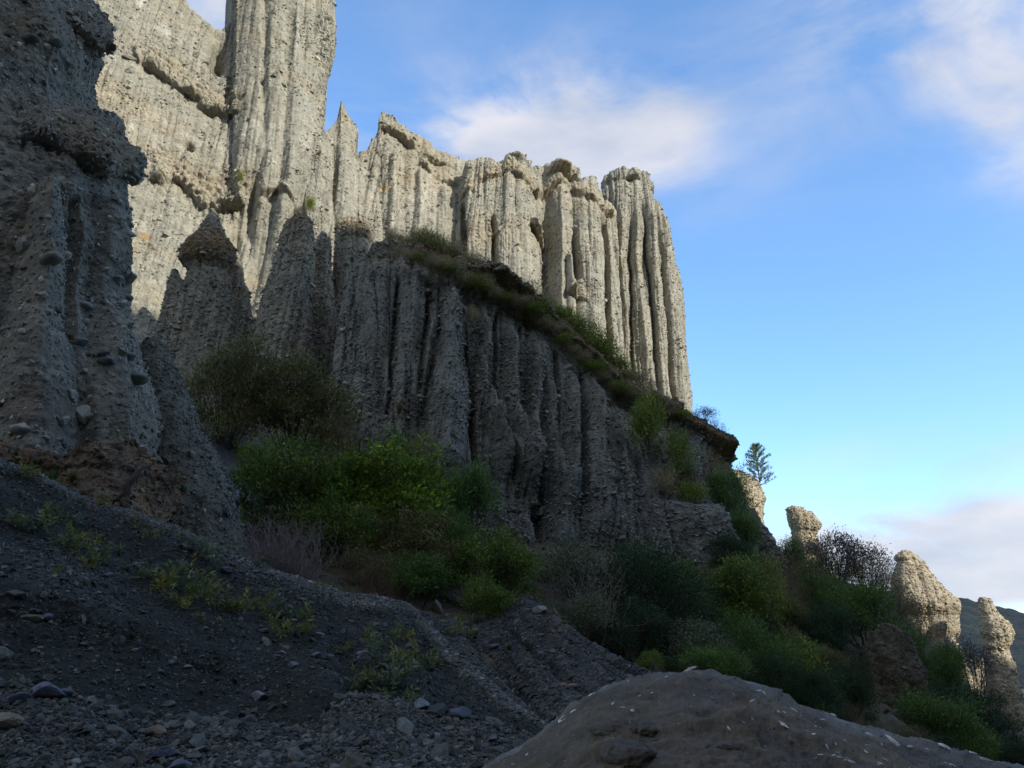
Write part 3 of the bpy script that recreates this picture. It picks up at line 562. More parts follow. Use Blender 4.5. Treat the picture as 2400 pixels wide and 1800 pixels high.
lp = sheet("rock_pillar", lcols, 560, 900, M_NEAR, l_disp, lambda px, py, P: .014 * fbm(P, 9, 3, 74, rough=.6), l_col if False else (lambda px, py, P, Nn: np.clip(l_col(px, py, P, Nn, None), .01, .6)),
    peb=15000, psize=(.017, .085), pkw=dict(flat=.75, tilt=1.0, colvar=.35, pal=[tuple(1.5 * q for q in c_) for c_ in PALD]), seed=8, back=((.2, -.05), (.8, -.3), (2, -1), (4, -8)), side=(.5, 1.5, 4.0), key='left')
tag(lp, "dark shaded rock pillar filling the left edge of the view with two brown overhanging bands", "rock pillar")
# embedded cobbles of the left pillar, each one a stone
def surf_at(key, x, y):
    P, Nn, px, py, m = GRIDS[key]; d = (px - x) ** 2 + (py - y) ** 2 + (m < .9) * 1e6; i, j = np.unravel_index(np.argmin(d), d.shape); return P[i, j], Nn[i, j]
def stone(name, loc, size, col, seed, label, cat="stone", group=None, flat=.7, rz=0, ry=0, sub=3, long_=1.3, mat=None):
    rng = np.random.default_rng(seed); V = ICO_V.copy(); F = ICO_F
    for _ in range(sub):                                        # subdivide
        e = {}; F2 = []; Vl = [tuple(v) for v in V]
        def mid(a, b):
            k = (min(a, b), max(a, b))
            if k not in e: m_ = (np.array(Vl[a]) + np.array(Vl[b])) / 2; m_ /= np.linalg.norm(m_); e[k] = len(Vl); Vl.append(tuple(m_))
            return e[k]
        for a, b, c in F: ab, bc, ca = mid(a, b), mid(b, c), mid(c, a); F2 += [(a, ab, ca), (b, bc, ab), (c, ca, bc), (ab, bc, ca)]
        V = np.array(Vl); F = np.array(F2)
    # worn but angular: clip by random planes, then noise
    ang = name != 'cobble'
    for _ in range(rng.integers(11, 16) if ang else 6):
        d = rng.normal(size=3); d /= np.linalg.norm(d); h = rng.uniform(.5, .85) if ang else rng.uniform(.65, .92); s = V @ d; V = V - np.where(s > h, (s - h) * (.97 if ang else .8), 0)[:, None] * d
    V = V * (1 + .08 * fbm(V, 1.5, 3, seed % 91)[:, None])
    V = V * np.array([long_, 1.0, flat]) * size / 2
    cr_, sr = math.cos(ry), math.sin(ry); V = V @ np.array([[cr_, 0, -sr], [0, 1, 0], [sr, 0, cr_]]).T
    c = np.tile(np.array(col), (len(V), 1)) * (1 + .2 * fbm(V / size, 3, 3, seed % 77))[:, None]
    o = build(name, V, [F], mat or M_STONE, np.clip(c, .01, .8), None, not ang); o.location = loc; o.rotation_euler = (0, 0, rz)
    return tag(o, label, cat, group)
# ------------------------------------------------------------------ spur, soil bank, outcrops on the right
spur = pillar("rock_spur", [(732, 328, 342), (750, 305, 356), (780, 282, 372), (830, 270, 392), (870, 262, 408), (920, 256, 432), (950, 254, 446), (985, 250, 464), (1040, 245, 494), (1110, 240, 512), (1300, 230, 550)], 13.2, M_NEAR, .9, 320, 420,
    lambda px, py, P: flutes(P, 1.5, .08, 91, fz=.1) + .08 * fbm(P, 1.2, 4, 92), lambda px, py, P: .02 * fbm(P, 8, 3, 93, rough=.7), lambda px, py, P, Nn: np.clip(l_col(px + 1000, py + 1000, P, Nn, None) * np.array([.78, .80, .80]) * .82, .01, .6),
    peb=6500, psize=(.02, .085), pkw=dict(flat=.75, tilt=1.0, pal=PALD), seed=10)
tag(spur, "steep cone-shaped spur of dark gravelly rock against the left pillar's right side", "rock spur")
def soil_col(px, py, P, Nn):
    n = fbm(P, 2.5, 4, 101); c = np.tile(np.array([.15, .105, .07]), P.shape[:2] + (1,)); c = mixc(c, np.array([.22, .14, .075]), sstep(0, .5, n)); return c
sb = sheet("soil_bank", [[(-150, 1200, 8.6), (-150, 960, 9.6)], [(0, 1200, 8.8), (0, 962, 9.6)], [(130, 1220, 9.0), (130, 985, 9.8)], [(230, 1230, 9.2), (225, 960, 10.2)], [(300, 1240, 9.4), (295, 945, 10.8)], [(350, 1260, 9.6), (340, 1000, 10.8)], [(385, 1270, 9.9), (372, 1060, 10.9)], [(395, 1290, 10.3), (388, 1110, 11.2)]], 300, 220, M_SOIL,
    lambda px, py, P: .25 * fbm(P, 1.2, 4, 102) + .3 * ledge(px, py, [(-150, 985), (60, 1000), (240, 1010), (400, 1040)], .2, 60, 30), lambda px, py, P: .05 * fbm(P, 6, 4, 103, rough=.7), soil_col, peb=2600, psize=(.02, .09), pkw=dict(flat=.6, tilt=.8, pal=[(.12, .1, .08), (.2, .18, .15), (.08, .06, .04)]), seed=11, back=((.3, .02), (1.5, .1), (2.5, -3)), key='soil')
tag(sb, "bank of brown crumbling soil under the left pillar, behind the gravel crest", "soil bank", kind='structure')
def oc(rows, Y, label, seed, peb=2200, base=None, ps=(.04, .16)):
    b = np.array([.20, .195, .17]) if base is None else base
    o = pillar("rock_outcrop", rows, Y, M_ROCK, .7, 240, 220, lambda px, py, P: flutes(P, .9, .3, seed) + .22 * fbm(P, .9, 4, seed) + .05 * np.abs(fbm(P, 3, 3, seed + 1)), R2(1.3, seed, .06), rockcol(b, .1, .0, seed), peb=int(peb * 1.5), psize=ps, pkw=PKR, seed=seed)
    return tag(o, label, "rock outcrop")
oc([(1096, 1450, 1535), (1104, 1440, 1550), (1120, 1432, 1572), (1150, 1428, 1588), (1200, 1425, 1597), (1260, 1420, 1606), (1400, 1400, 1640)], 27.5, "rugged dark outcrop below the dark green bush on the slope", 111)
oc([(1128, 1604, 1628), (1140, 1598, 1648), (1165, 1596, 1664), (1200, 1596, 1686), (1240, 1598, 1700), (1330, 1590, 1730)], 31, "dark outcrop leaning toward the mushroom-shaped hoodoo", 112)
oc([(1350, 1900, 1925), (1372, 1886, 1948), (1400, 1872, 1968), (1450, 1862, 1990), (1520, 1856, 2010), (1600, 1852, 2030), (1700, 1846, 2050)], 24.0, "bare brown outcrop low on the bushy slope", 113, 2600, np.array([.10, .082, .058]), (.018, .06))
PALE = np.array([.40, .345, .25])
def hoo(rows, Y, label, seed, nth=260, nz=300, depth=.75, peb=1800, name="hoodoo"):
    o = pillar(name, rows, Y, M_ROCK, depth, nth, nz, lambda px, py, P: flutes(P, .8, .22, seed) + .12 * fbm(P, .8, 4, seed) + .09 * perlin(P[..., 0] * .2, P[..., 1] * .2, P[..., 2] * 1.7 + .5 * P[..., 0], seed + 4) + .05 * np.abs(fbm(P, 2.2, 3, seed + 1)), R2(1.2, seed, .06), rockcol(PALE, .3, .2, seed), peb=peb, psize=(.06, .16), pkw=dict(flat=.5, tilt=.4, pal=[(.42, .37, .28), (.36, .31, .23)]), seed=seed)
    return tag(o, label, "hoodoo" if name == "hoodoo" else "rock outcrop")
hoo([(1012, 1566, 1576), (1020, 1562, 1592), (1032, 1560, 1612), (1040, 1558, 1628), (1050, 1556, 1640), (1060, 1556, 1646), (1080, 1556, 1650), (1095, 1560, 1649), (1120, 1566, 1646), (1180, 1570, 1660), (1240, 1580, 1670)], 47, "pale sunlit block of rock beneath the lone young pine", 121, name="rock_outcrop")
hoo([(1097, 1712, 1722), (1099, 1701, 1736), (1104, 1702, 1748), (1112, 1703, 1757), (1122, 1705, 1766), (1134, 1708, 1771), (1142, 1711, 1770), (1149, 1710, 1764), (1160, 1712, 1764), (1175, 1714, 1768), (1192, 1716, 1774), (1250, 1718, 1786)], 52, "small mushroom-shaped sunlit hoodoo alone against the sky", 122, 220, 260)
hoo([(1190, 1950, 1960), (1193, 1944, 1970), (1200, 1938, 1976), (1206, 1936, 1982), (1212, 1944, 1988), (1225, 1940, 1999), (1240, 1934, 2008), (1255, 1932, 2018), (1272, 1930, 2036), (1290, 1928, 2050), (1300, 1928, 2060), (1312, 1930, 2064), (1322, 1936, 2063), (1330, 1946, 2060), (1355, 1948, 2063), (1368, 1950, 2062), (1380, 1954, 2058), (1400, 1958, 2066), (1420, 1960, 2076), (1445, 1960, 2080), (1490, 1950, 2100), (1560, 1940, 2120)], 50, "large sunlit hoodoo with a slanting pointed head, left of the slender one", 123, 340, 420, peb=3200)
hoo([(1292, 2119, 2127), (1296, 2116, 2136), (1308, 2115, 2144), (1325, 2117, 2156), (1335, 2118, 2166), (1345, 2120, 2178), (1355, 2122, 2182), (1370, 2124, 2188), (1382, 2126, 2186), (1392, 2127, 2184), (1402, 2128, 2172), (1420, 2130, 2180), (1450, 2132, 2190), (1500, 2136, 2206), (1560, 2140, 2226), (1620, 2146, 2246), (1740, 2150, 2280)], 47, "slender sunlit hoodoo with a knobbly head at the right edge", 124, 300, 420, peb=2600)
hoo([(1420, 2105, 2118), (1440, 2095, 2130), (1480, 2080, 2145), (1560, 2060, 2160)], 55, "low pale rock mass between the two tall hoodoos", 125, 140, 120, peb=500, name="rock_outcrop")
# ------------------------------------------------------------------ slopes and gravel
SL = [[(-900, 1400, 8.9), (-800, 1180, 14), (-700, 1050, 20), (-500, 860, 34)], [(60, 1400, 9.6), (90, 1180, 14), (120, 1050, 20), (160, 870, 34)], [(420, 1420, 9.6), (440, 1180, 12), (435, 1010, 18), (430, 930, 24), (430, 885, 34)], [(600, 1430, 10), (600, 1220, 13), (600, 1050, 20), (600, 920, 27), (600, 890, 34)],
      [(800, 1450, 10.4), (800, 1285, 13), (800, 1140, 20), (800, 1020, 26)], [(1010, 1480, 10.6), (1000, 1350, 13.2), (1000, 1240, 18), (1000, 1150, 25)], [(1150, 1560, 10), (1150, 1385, 13.5), (1150, 1280, 18), (1150, 1200, 25)],
      [(1300, 1620, 9.5), (1300, 1440, 14), (1300, 1310, 19), (1300, 1195, 25.5)], [(1450, 1700, 9.5), (1450, 1480, 14), (1450, 1340, 20), (1450, 1200, 27)], [(1560, 1700, 9.5), (1560, 1490, 15), (1560, 1340, 21), (1560, 1150, 30)],
      [(1620, 1720, 10), (1620, 1500, 16), (1620, 1320, 24), (1628, 1100, 36)], [(1700, 1750, 10.5), (1700, 1520, 17), (1700, 1350, 26), (1690, 1205, 38)], [(1800, 1750, 11), (1800, 1510, 20), (1800, 1370, 29), (1790, 1250, 40)],
      [(1930, 1760, 12), (1930, 1550, 22), (1930, 1420, 31), (1930, 1310, 42)], [(2040, 1760, 13), (2035, 1610, 24), (2030, 1500, 34), (2020, 1420, 42)], [(2140, 1770, 15), (2130, 1650, 25), (2120, 1580, 34), (2105, 1520, 42)],
      [(2250, 1800, 16), (2230, 1710, 26), (2210, 1650, 34), (2195, 1610, 40)], [(2450, 1900, 17), (2430, 1800, 26), (2410, 1740, 34), (2400, 1700, 40)]]
def sl_col(px, py, P, Nn):
    n = fbm(P, .8, 4, 131); c = np.tile(np.array([.11, .088, .06]), P.shape[:2] + (1,)); c = mixc(c, np.array([.06, .07, .028]), sstep(-.05, .4, n))
    return mixc(c, np.array([.10, .105, .115]), (1 - sstep(480, 620, px)) * .9)
slope = sheet("slope", SL, 520, 260, M_SOIL, lambda px, py, P: .7 * fbm(P, .3, 4, 132), lambda px, py, P: .12 * fbm(P, 2, 4, 133, rough=.65), sl_col, peb=7000, psize=(.04, .2), pkw=dict(flat=.6, tilt=.6, pal=PALD), seed=12, key='slope', usm=20, back=((1.5, .3), (4, .6), (8, -1), (14, -12)))
tag(slope, "steep bushy slope running down to the right below the cliffs", "slope", kind='structure')
BC = [(-150, 905), (-60, 950), (0, 986), (30, 1006), (60, 1020), (100, 1038), (150, 1060), (200, 1082), (250, 1098), (290, 1106), (330, 1128), (385, 1143), (430, 1166), (460, 1182), (520, 1206), (580, 1226), (640, 1244), (700, 1263), (760, 1286), (800, 1293), (840, 1302), (880, 1312), (905, 1336), (960, 1385), (1040, 1450), (1110, 1510), (1180, 1562), (1230, 1610)]
bcols = []
for x, y in BC:
    fx = np.interp(x, [-150, 0, 150, 300, 460, 640, 760, 880, 960, 1040, 1110, 1230], [-200, -40, 60, 200, 337, 545, 680, 790, 870, 960, 1050, 1180]); fy = np.interp(fx, [-200, 60, 200, 337, 560, 800, 1050, 1180], [1500, 1500, 1545, 1570, 1600, 1620, 1625, 1660])
    Yc = np.interp(x, [-150, 0, 500, 880, 1230], [7.8, 8.2, 9.2, 10.0, 7.4]); Yf = np.interp(x, [-150, 0, 560, 1230], [5.3, 5.4, 6.0, 6.6])
    bcols.append([(fx, fy, Yf), (fx * .5 + x * .5, fy * .5 + y * .5, Yf * .62 + Yc * .38), (x, y, Yc)])
def bk_disp(px, py, P):
    d = .16 * fbm(P, .7, 4, 141) - .10 * ledge(px, py, [(-100, 1330), (120, 1345), (300, 1400), (520, 1470)], 1, 50, 70)
    for a in ((900, 1345, 980, 1560), (960, 1400, 1040, 1570), (1030, 1460, 1110, 1590), (720, 1330, 770, 1520)): d = d - rib(px, py, *a, 30, 44, .10, fade=(60, 60))
    return d + .25 * blob(px, py, 690, 1520, 90, 60)
def crest_d(px, py, C_): return np.interp(px, [c[0] for c in C_], [c[1] for c in C_])
def bk_col(px, py, P, Nn):
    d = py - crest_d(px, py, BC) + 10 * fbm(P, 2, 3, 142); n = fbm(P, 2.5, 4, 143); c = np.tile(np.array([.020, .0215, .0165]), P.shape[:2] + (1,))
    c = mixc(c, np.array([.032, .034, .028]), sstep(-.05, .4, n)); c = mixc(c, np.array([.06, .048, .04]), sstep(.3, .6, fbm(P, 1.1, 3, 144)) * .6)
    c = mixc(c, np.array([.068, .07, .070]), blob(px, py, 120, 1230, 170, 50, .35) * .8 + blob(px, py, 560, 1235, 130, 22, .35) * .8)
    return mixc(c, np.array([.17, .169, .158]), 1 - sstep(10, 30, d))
def bk_mask(px, py, P, Nn):
    d = py - crest_d(px, py, BC); return .18 + 1.6 * (1 - sstep(8, 40, d)) + .8 * blob(px, py, 560, 1240, 150, 28, .35) + .5 * blob(px, py, 120, 1230, 170, 50, .35)
PALG = [(.120, .119, .102), (.09, .089, .075), (.15, .148, .126), (.055, .055, .045), (.20, .192, .160), (.14, .11, .074)]
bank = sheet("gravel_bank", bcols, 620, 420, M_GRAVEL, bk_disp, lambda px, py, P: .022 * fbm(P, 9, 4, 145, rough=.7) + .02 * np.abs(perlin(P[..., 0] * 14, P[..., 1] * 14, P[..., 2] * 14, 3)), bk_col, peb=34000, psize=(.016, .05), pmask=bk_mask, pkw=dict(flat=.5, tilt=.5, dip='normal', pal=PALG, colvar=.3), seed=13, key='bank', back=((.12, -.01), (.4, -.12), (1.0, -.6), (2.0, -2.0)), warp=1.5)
tag(bank, "steep dark bank of gravelly earth with a paler gravel crest", "gravel bank", kind='structure')
TC = [(800, 1330, 12.5), (860, 1318, 12.6), (900, 1322, 12.6), (960, 1340, 12.6), (1030, 1350, 12.8), (1080, 1330, 13), (1110, 1302, 13), (1128, 1292, 12.9), (1180, 1313, 12.5), (1215, 1346, 12), (1250, 1372, 11.8), (1290, 1394, 11.6), (1340, 1420, 11.4), (1380, 1440, 11), (1450, 1478, 10.6), (1620, 1570, 10)]
tcols = [[(x + np.interp(x, [800, 1620], [60, 120]), np.interp(x, [800, 1620], [1640, 1720]), np.interp(x, [800, 1620], [7.4, 6.6])), (x, y, Y)] for x, y, Y in TC]
def t_disp(px, py, P):
    d = .12 * fbm(P, .8, 4, 151)
    for a in ((930, 1350, 1100, 1560), (1000, 1352, 1180, 1570), (1075, 1345, 1290, 1520), (1150, 1330, 1330, 1470), (1230, 1370, 1400, 1480)): d = d - rib(px, py, *a, 12, 20, .10, fade=(50, 40))
    for a in ((965, 1350, 1140, 1560), (1040, 1352, 1240, 1550), (1120, 1310, 1340, 1500)): d = d + rib(px, py, *a, 20, 28, .09, fade=(50, 40))
    return d
tal = sheet("gravel_slope", tcols, 420, 300, M_GRAVEL, t_disp, lambda px, py, P: .02 * fbm(P, 8, 4, 152, rough=.7),
    lambda px, py, P, Nn: mixc(mixc(np.tile(np.array([.07, .069, .063]), P.shape[:2] + (1,)), np.array([.032, .033, .036]), sstep(-.1, .35, fbm(P * np.array([1, .3, .3]), 2.2, 3, 153))), np.array([.12, .08, .05]), blob(px, py, 1195, 1330, 26, 12, .5) * .8 + blob(px, py, 1205, 1362, 30, 12, .4) * .7),
    peb=15000, psize=(.022, .075), pkw=dict(flat=.5, tilt=.5, dip='normal', pal=PALG, colvar=.3), seed=14, key='talus', back=((.15, -.01), (.5, -.2), (1.4, -1.2), (2, -3)), warp=2)
tag(tal, "slope of loose blue-grey gravel with shallow rills, running down behind the boulder", "gravel slope", kind='structure')
ST = [(-260, 1470, 5.1), (-100, 1474, 5.15), (56, 1481, 5.2), (150, 1512, 5.25), (250, 1538, 5.3), (337, 1553, 5.35), (525, 1563, 5.45), (620, 1580, 5.5), (690, 1574, 5.6), (722, 1524, 5.9), (760, 1503, 6.1), (830, 1516, 6.1), (920, 1542, 6.1), (1030, 1568, 6.1), (1125, 1588, 6.1), (1300, 1630, 6.1), (1700, 1760, 6)]
scols = [[(-900 + (x + 260) * 1.9, 3000, 1.2), (x * 1.1 - 60, 2150, 2.2), (x * 1.03 - 20, 1750, 3.9), (x, y, Y)] for x, y, Y in ST]
sbed = sheet("stream_bed", scols, 620, 420, M_GRAVEL, lambda px, py, P: .06 * fbm(P, .9, 4, 161), lambda px, py, P: .02 * fbm(P, 9, 4, 162, rough=.7),
    lambda px, py, P, Nn: mixc(mixc(np.tile(np.array([.068, .067, .061]), P.shape[:2] + (1,)), np.array([.036, .035, .036]), sstep(-.1, .4, fbm(P, 1.8, 4, 163))), np.array([.075, .065, .06]), sstep(.25, .55, fbm(P, 1.2, 3, 164)) * .6),
    peb=42000, psize=(.012, .055), pmask=lambda px, py, P, Nn: ((py < 1720) * 1.0), pkw=dict(flat=.55, tilt=.5, dip='normal', pal=PALG, colvar=.32), seed=15, key='bed', back=((.3, 0), (1.0, -.3), (2, -2)), warp=1)
tag(sbed, "bed of blue-grey angular gravel at the foot of the dark bank", "stream bed", kind='structure')

# ------------------------------------------------------------------ foreground boulder with fossil shells
BO = [(960, 1730), (1000, 1690), (1040, 1660), (1075, 1638), (1120, 1612), (1160, 1583), (1195, 1562), (1230, 1533), (1265, 1512), (1290, 1498), (1330, 1480), (1370, 1469), (1405, 1461), (1440, 1456), (1480, 1452), (1530, 1458), (1590, 1462), (1640, 1474), (1680, 1494), (1720, 1516), (1760, 1528), (1800, 1547), (1840, 1560), (1880, 1572), (1920, 1583), (1960, 1598), (2000, 1606), (2050, 1624), (2090, 1630), (2130, 1642), (2212, 1656), (2320, 1690), (2460, 1760), (2560, 1860)]
def bcol_(x, y):
    r = [(x, y, 2.15), (x * .99 + 10, y + 14, 1.98), (x * .985 + 20, y + 60, 1.80), (x * .97 + 40, y + 180, 1.62), (x * .95 + 60, y + 420, 1.40), (x * .9 + 120, y + 900, 1.15), (x * .8 + 280, y + 2600, .72)]
    return r[::-1]
def bo_disp(px, py, P):
    a = P[..., 2] - .35 * P[..., 0]
    d = .022 * fbm(P, 2.5, 4, 171) + .008 * fbm(P, 14, 4, 179, rough=.7) + .026 * fbm(np.stack([P[..., 0] * .3, P[..., 1] * .8, a], -1), 16, 5, 172, rough=.6) 
    return d
def bo_col(px, py, P, Nn):
    a = P[..., 2] - .35 * P[..., 0]; n = fbm(np.stack([P[..., 0] * .4, P[..., 1] * .6, a], -1), 9, 5, 173, rough=.6)
    c = mixc(np.tile(np.array([.165, .120, .074]), P.shape[:2] + (1,)), np.array([.115, .090, .064]), sstep(-.3, .3, n + .4 * fbm(P, 2.0, 3, 174)))
    c = mixc(c, np.array([.17, .16, .155]), sstep(.25, .6, fbm(P, 14, 3, 175)) * .35)
    c = c * (1 + .45 * fbm(np.stack([P[..., 0] * .3, P[..., 1] * .8, a], -1), 26, 4, 178, rough=.65))[..., None]
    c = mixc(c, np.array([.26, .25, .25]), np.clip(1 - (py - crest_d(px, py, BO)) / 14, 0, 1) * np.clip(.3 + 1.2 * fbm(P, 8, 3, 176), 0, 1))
    return c
boulder_root = empty("boulder", tuple(up(1600, 1900, 1.9))); tag(boulder_root, "huge brown-grey foreground boulder studded with pale fossil shells", "boulder")
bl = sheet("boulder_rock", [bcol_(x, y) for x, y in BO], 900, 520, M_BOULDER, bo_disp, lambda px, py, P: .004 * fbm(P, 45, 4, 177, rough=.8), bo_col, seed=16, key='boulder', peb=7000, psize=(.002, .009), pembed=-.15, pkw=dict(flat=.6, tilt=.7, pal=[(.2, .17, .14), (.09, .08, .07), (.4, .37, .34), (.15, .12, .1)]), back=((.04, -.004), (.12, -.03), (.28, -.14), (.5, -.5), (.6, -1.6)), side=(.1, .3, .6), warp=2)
bpos = Vector(boulder_root.location)
bl.name = "rock_body"; bl.parent = boulder_root; bl.matrix_parent_inverse = Matrix.Translation(-bpos)
def shell_mesh(kind, seed, s, loc, Nn, ang, col):
    """kind 0: cupped valve, 1: ring (broken rim), 2: shard, 3: spindle"""
    rng = np.random.default_rng(seed); n = 18
    if kind == 1:
        t = np.linspace(0, rng.uniform(3.6, 6.1), 22); r0 = np.array([(math.cos(a) * (1 + .1 * math.sin(3 * a + seed)), math.sin(a) * .62, 0) for a in t]); V = []
        for q in range(len(t)):
            w = .13 * (1 - abs(2 * q / (len(t) - 1) - 1) ** 3 * .7)
            for b in range(5): a = b * 2 * math.pi / 5; V.append(r0[q] * (1 + w * math.cos(a)) + np.array([0, 0, w * math.sin(a) * .8]))
        V = np.array(V); F = grid_faces(len(t), 5, wrap=True)
    else:
        rr = np.linspace(0, 1, 7)[1:]; th = np.linspace(0, 2 * np.pi, n, endpoint=False); asp = (.68, 1, .38, .26)[kind]
        R, T = np.meshgrid(rr, th, indexing='ij'); jag = 1 + (.30 if kind == 2 else .10) * np.array([perlin(np.array(math.cos(a) * 1.7), np.array(math.sin(a) * 1.7), np.array(seed * .37), 5) for a in th])[None]
        X = R * np.cos(T) * jag; Yv = R * np.sin(T) * asp * jag * (1 - .25 * X)
        Z = (.34 if kind != 3 else .24) * (1 - R ** 2) + .02 * np.sin(R * 30)
        V = np.stack([X, Yv, Z], -1).reshape(-1, 3); V = np.concatenate([V, [[0, 0, .36 if kind != 3 else .25]]]); F = [grid_faces(len(rr), n, wrap=True)]
        k = np.arange(n); F.append(np.stack([np.full(n, len(V) - 1), k, np.roll(k, -1)], -1))
    if kind == 1: F = [F]
    V = V * s / 2
    z = Nn / np.linalg.norm(Nn); x = np.cross([0, 1, 0.01], z); x /= np.linalg.norm(x); y = np.cross(z, x); c_, s_ = math.cos(ang), math.sin(ang)
    x, y = x * c_ + y * s_, -x * s_ + y * c_
    Wv = loc + V[:, :1] * x + V[:, 1:2] * y + (V[:, 2:3] * .8 - s * .02) * z
    c = np.tile(np.array(col), (len(V), 1)) * (1 + .15 * rng.normal(size=(len(V), 1)))
    o = build("shell", Wv - np.array(bpos), F, M_SHELL, np.clip(c, .02, .8), boulder_root)
    return o
SHC = [(.58, .54, .51), (.45, .43, .44), (.62, .56, .50), (.40, .33, .28)]
SHELLS = [(1278, 1505, 34, 0, .3), (1440, 1466, 12, 2, .8), (1325, 1525, 12, 2, .9), (1348, 1530, 13, 2, .2), (1224, 1553, 34, 1, .5), (1212, 1562, 22, 2, .6), (1240, 1540, 16, 2, .3), (1490, 1458, 34, 2, 0), (1520, 1462, 24, 2, 0), (1640, 1483, 16, 0, .4), (1655, 1492, 14, 0, 1), (1720, 1530, 20, 0, .2), (1731, 1545, 8, 2, .8), (1608, 1560, 12, 3, .5),
    (1410, 1560, 10, 1, .2), (1540, 1455 + 50, 10, 2, .6), (1575, 1570, 10, 2, 2), (1625, 1510, 14, 2, .6), (1690, 1562, 26, 2, -.9), (1745, 1580, 17, 1, .5), (1755, 1588, 10, 0, .1), (1776, 1553, 14, 2, .2), (1800, 1549, 16, 2, .5), (1825, 1600, 15, 2, 1.2), (1840, 1592, 16, 1, .4), (1788, 1612, 11, 0, 0), (1801, 1627, 14, 3, .5), (1810, 1640, 9, 0, 0),
    (1772, 1632, 12, 3, .2), (1836, 1650, 32, 3, .6), (1870, 1620, 12, 2, 2), (1880, 1612, 18, 1, .3), (1900, 1655, 20, 1, .3), (1912, 1640, 12, 2, .3), (1935, 1602, 44, 2, .2), (1965, 1612, 16, 0, .6), (1975, 1655, 18, 1, .3), (2000, 1618, 12, 2, 2), (2040, 1625, 30, 2, .3), (2060, 1650, 22, 2, .6), (1120, 1625, 8, 0, 0), (1095, 1650, 12, 0, .5), (1145, 1640, 10, 2, 1),
    (1468, 1560, 8, 2, .4), (1500, 1500, 7, 2, 1), (1565, 1535, 8, 2, .3), (1660, 1600, 9, 2, .9), (1700, 1600, 8, 3, 1.2), (1880, 1580, 20, 2, .4), (2100, 1640, 20, 2, .4), (2130, 1650, 22, 1, .4), (1160, 1597, 8, 2, .3), (1380, 1500, 8, 2, .3), (1590, 1500, 9, 1, .3), (1680, 1535, 12, 2, 2), (1905, 1600, 12, 2, 1.4)]
_rs = np.random.default_rng(77)
for k in range(26):
    x_ = 1100 + 1100 * _rs.beta(2.2, 1.2); SHELLS.append((x_, crest_d(x_, 0, BO) + 6 + abs(_rs.normal()) * 45, _rs.uniform(4, 11), int(_rs.choice([2, 2, 2, 1, 0])), _rs.uniform(0, 3)))
for k, (x, y, s, kd, a) in enumerate(SHELLS):
    p, n_ = surf_at('boulder', x, y); shell_mesh(kd, 300 + k, s * 1.1 / FPX * p[1], p, n_, a, SHC[k % 4])

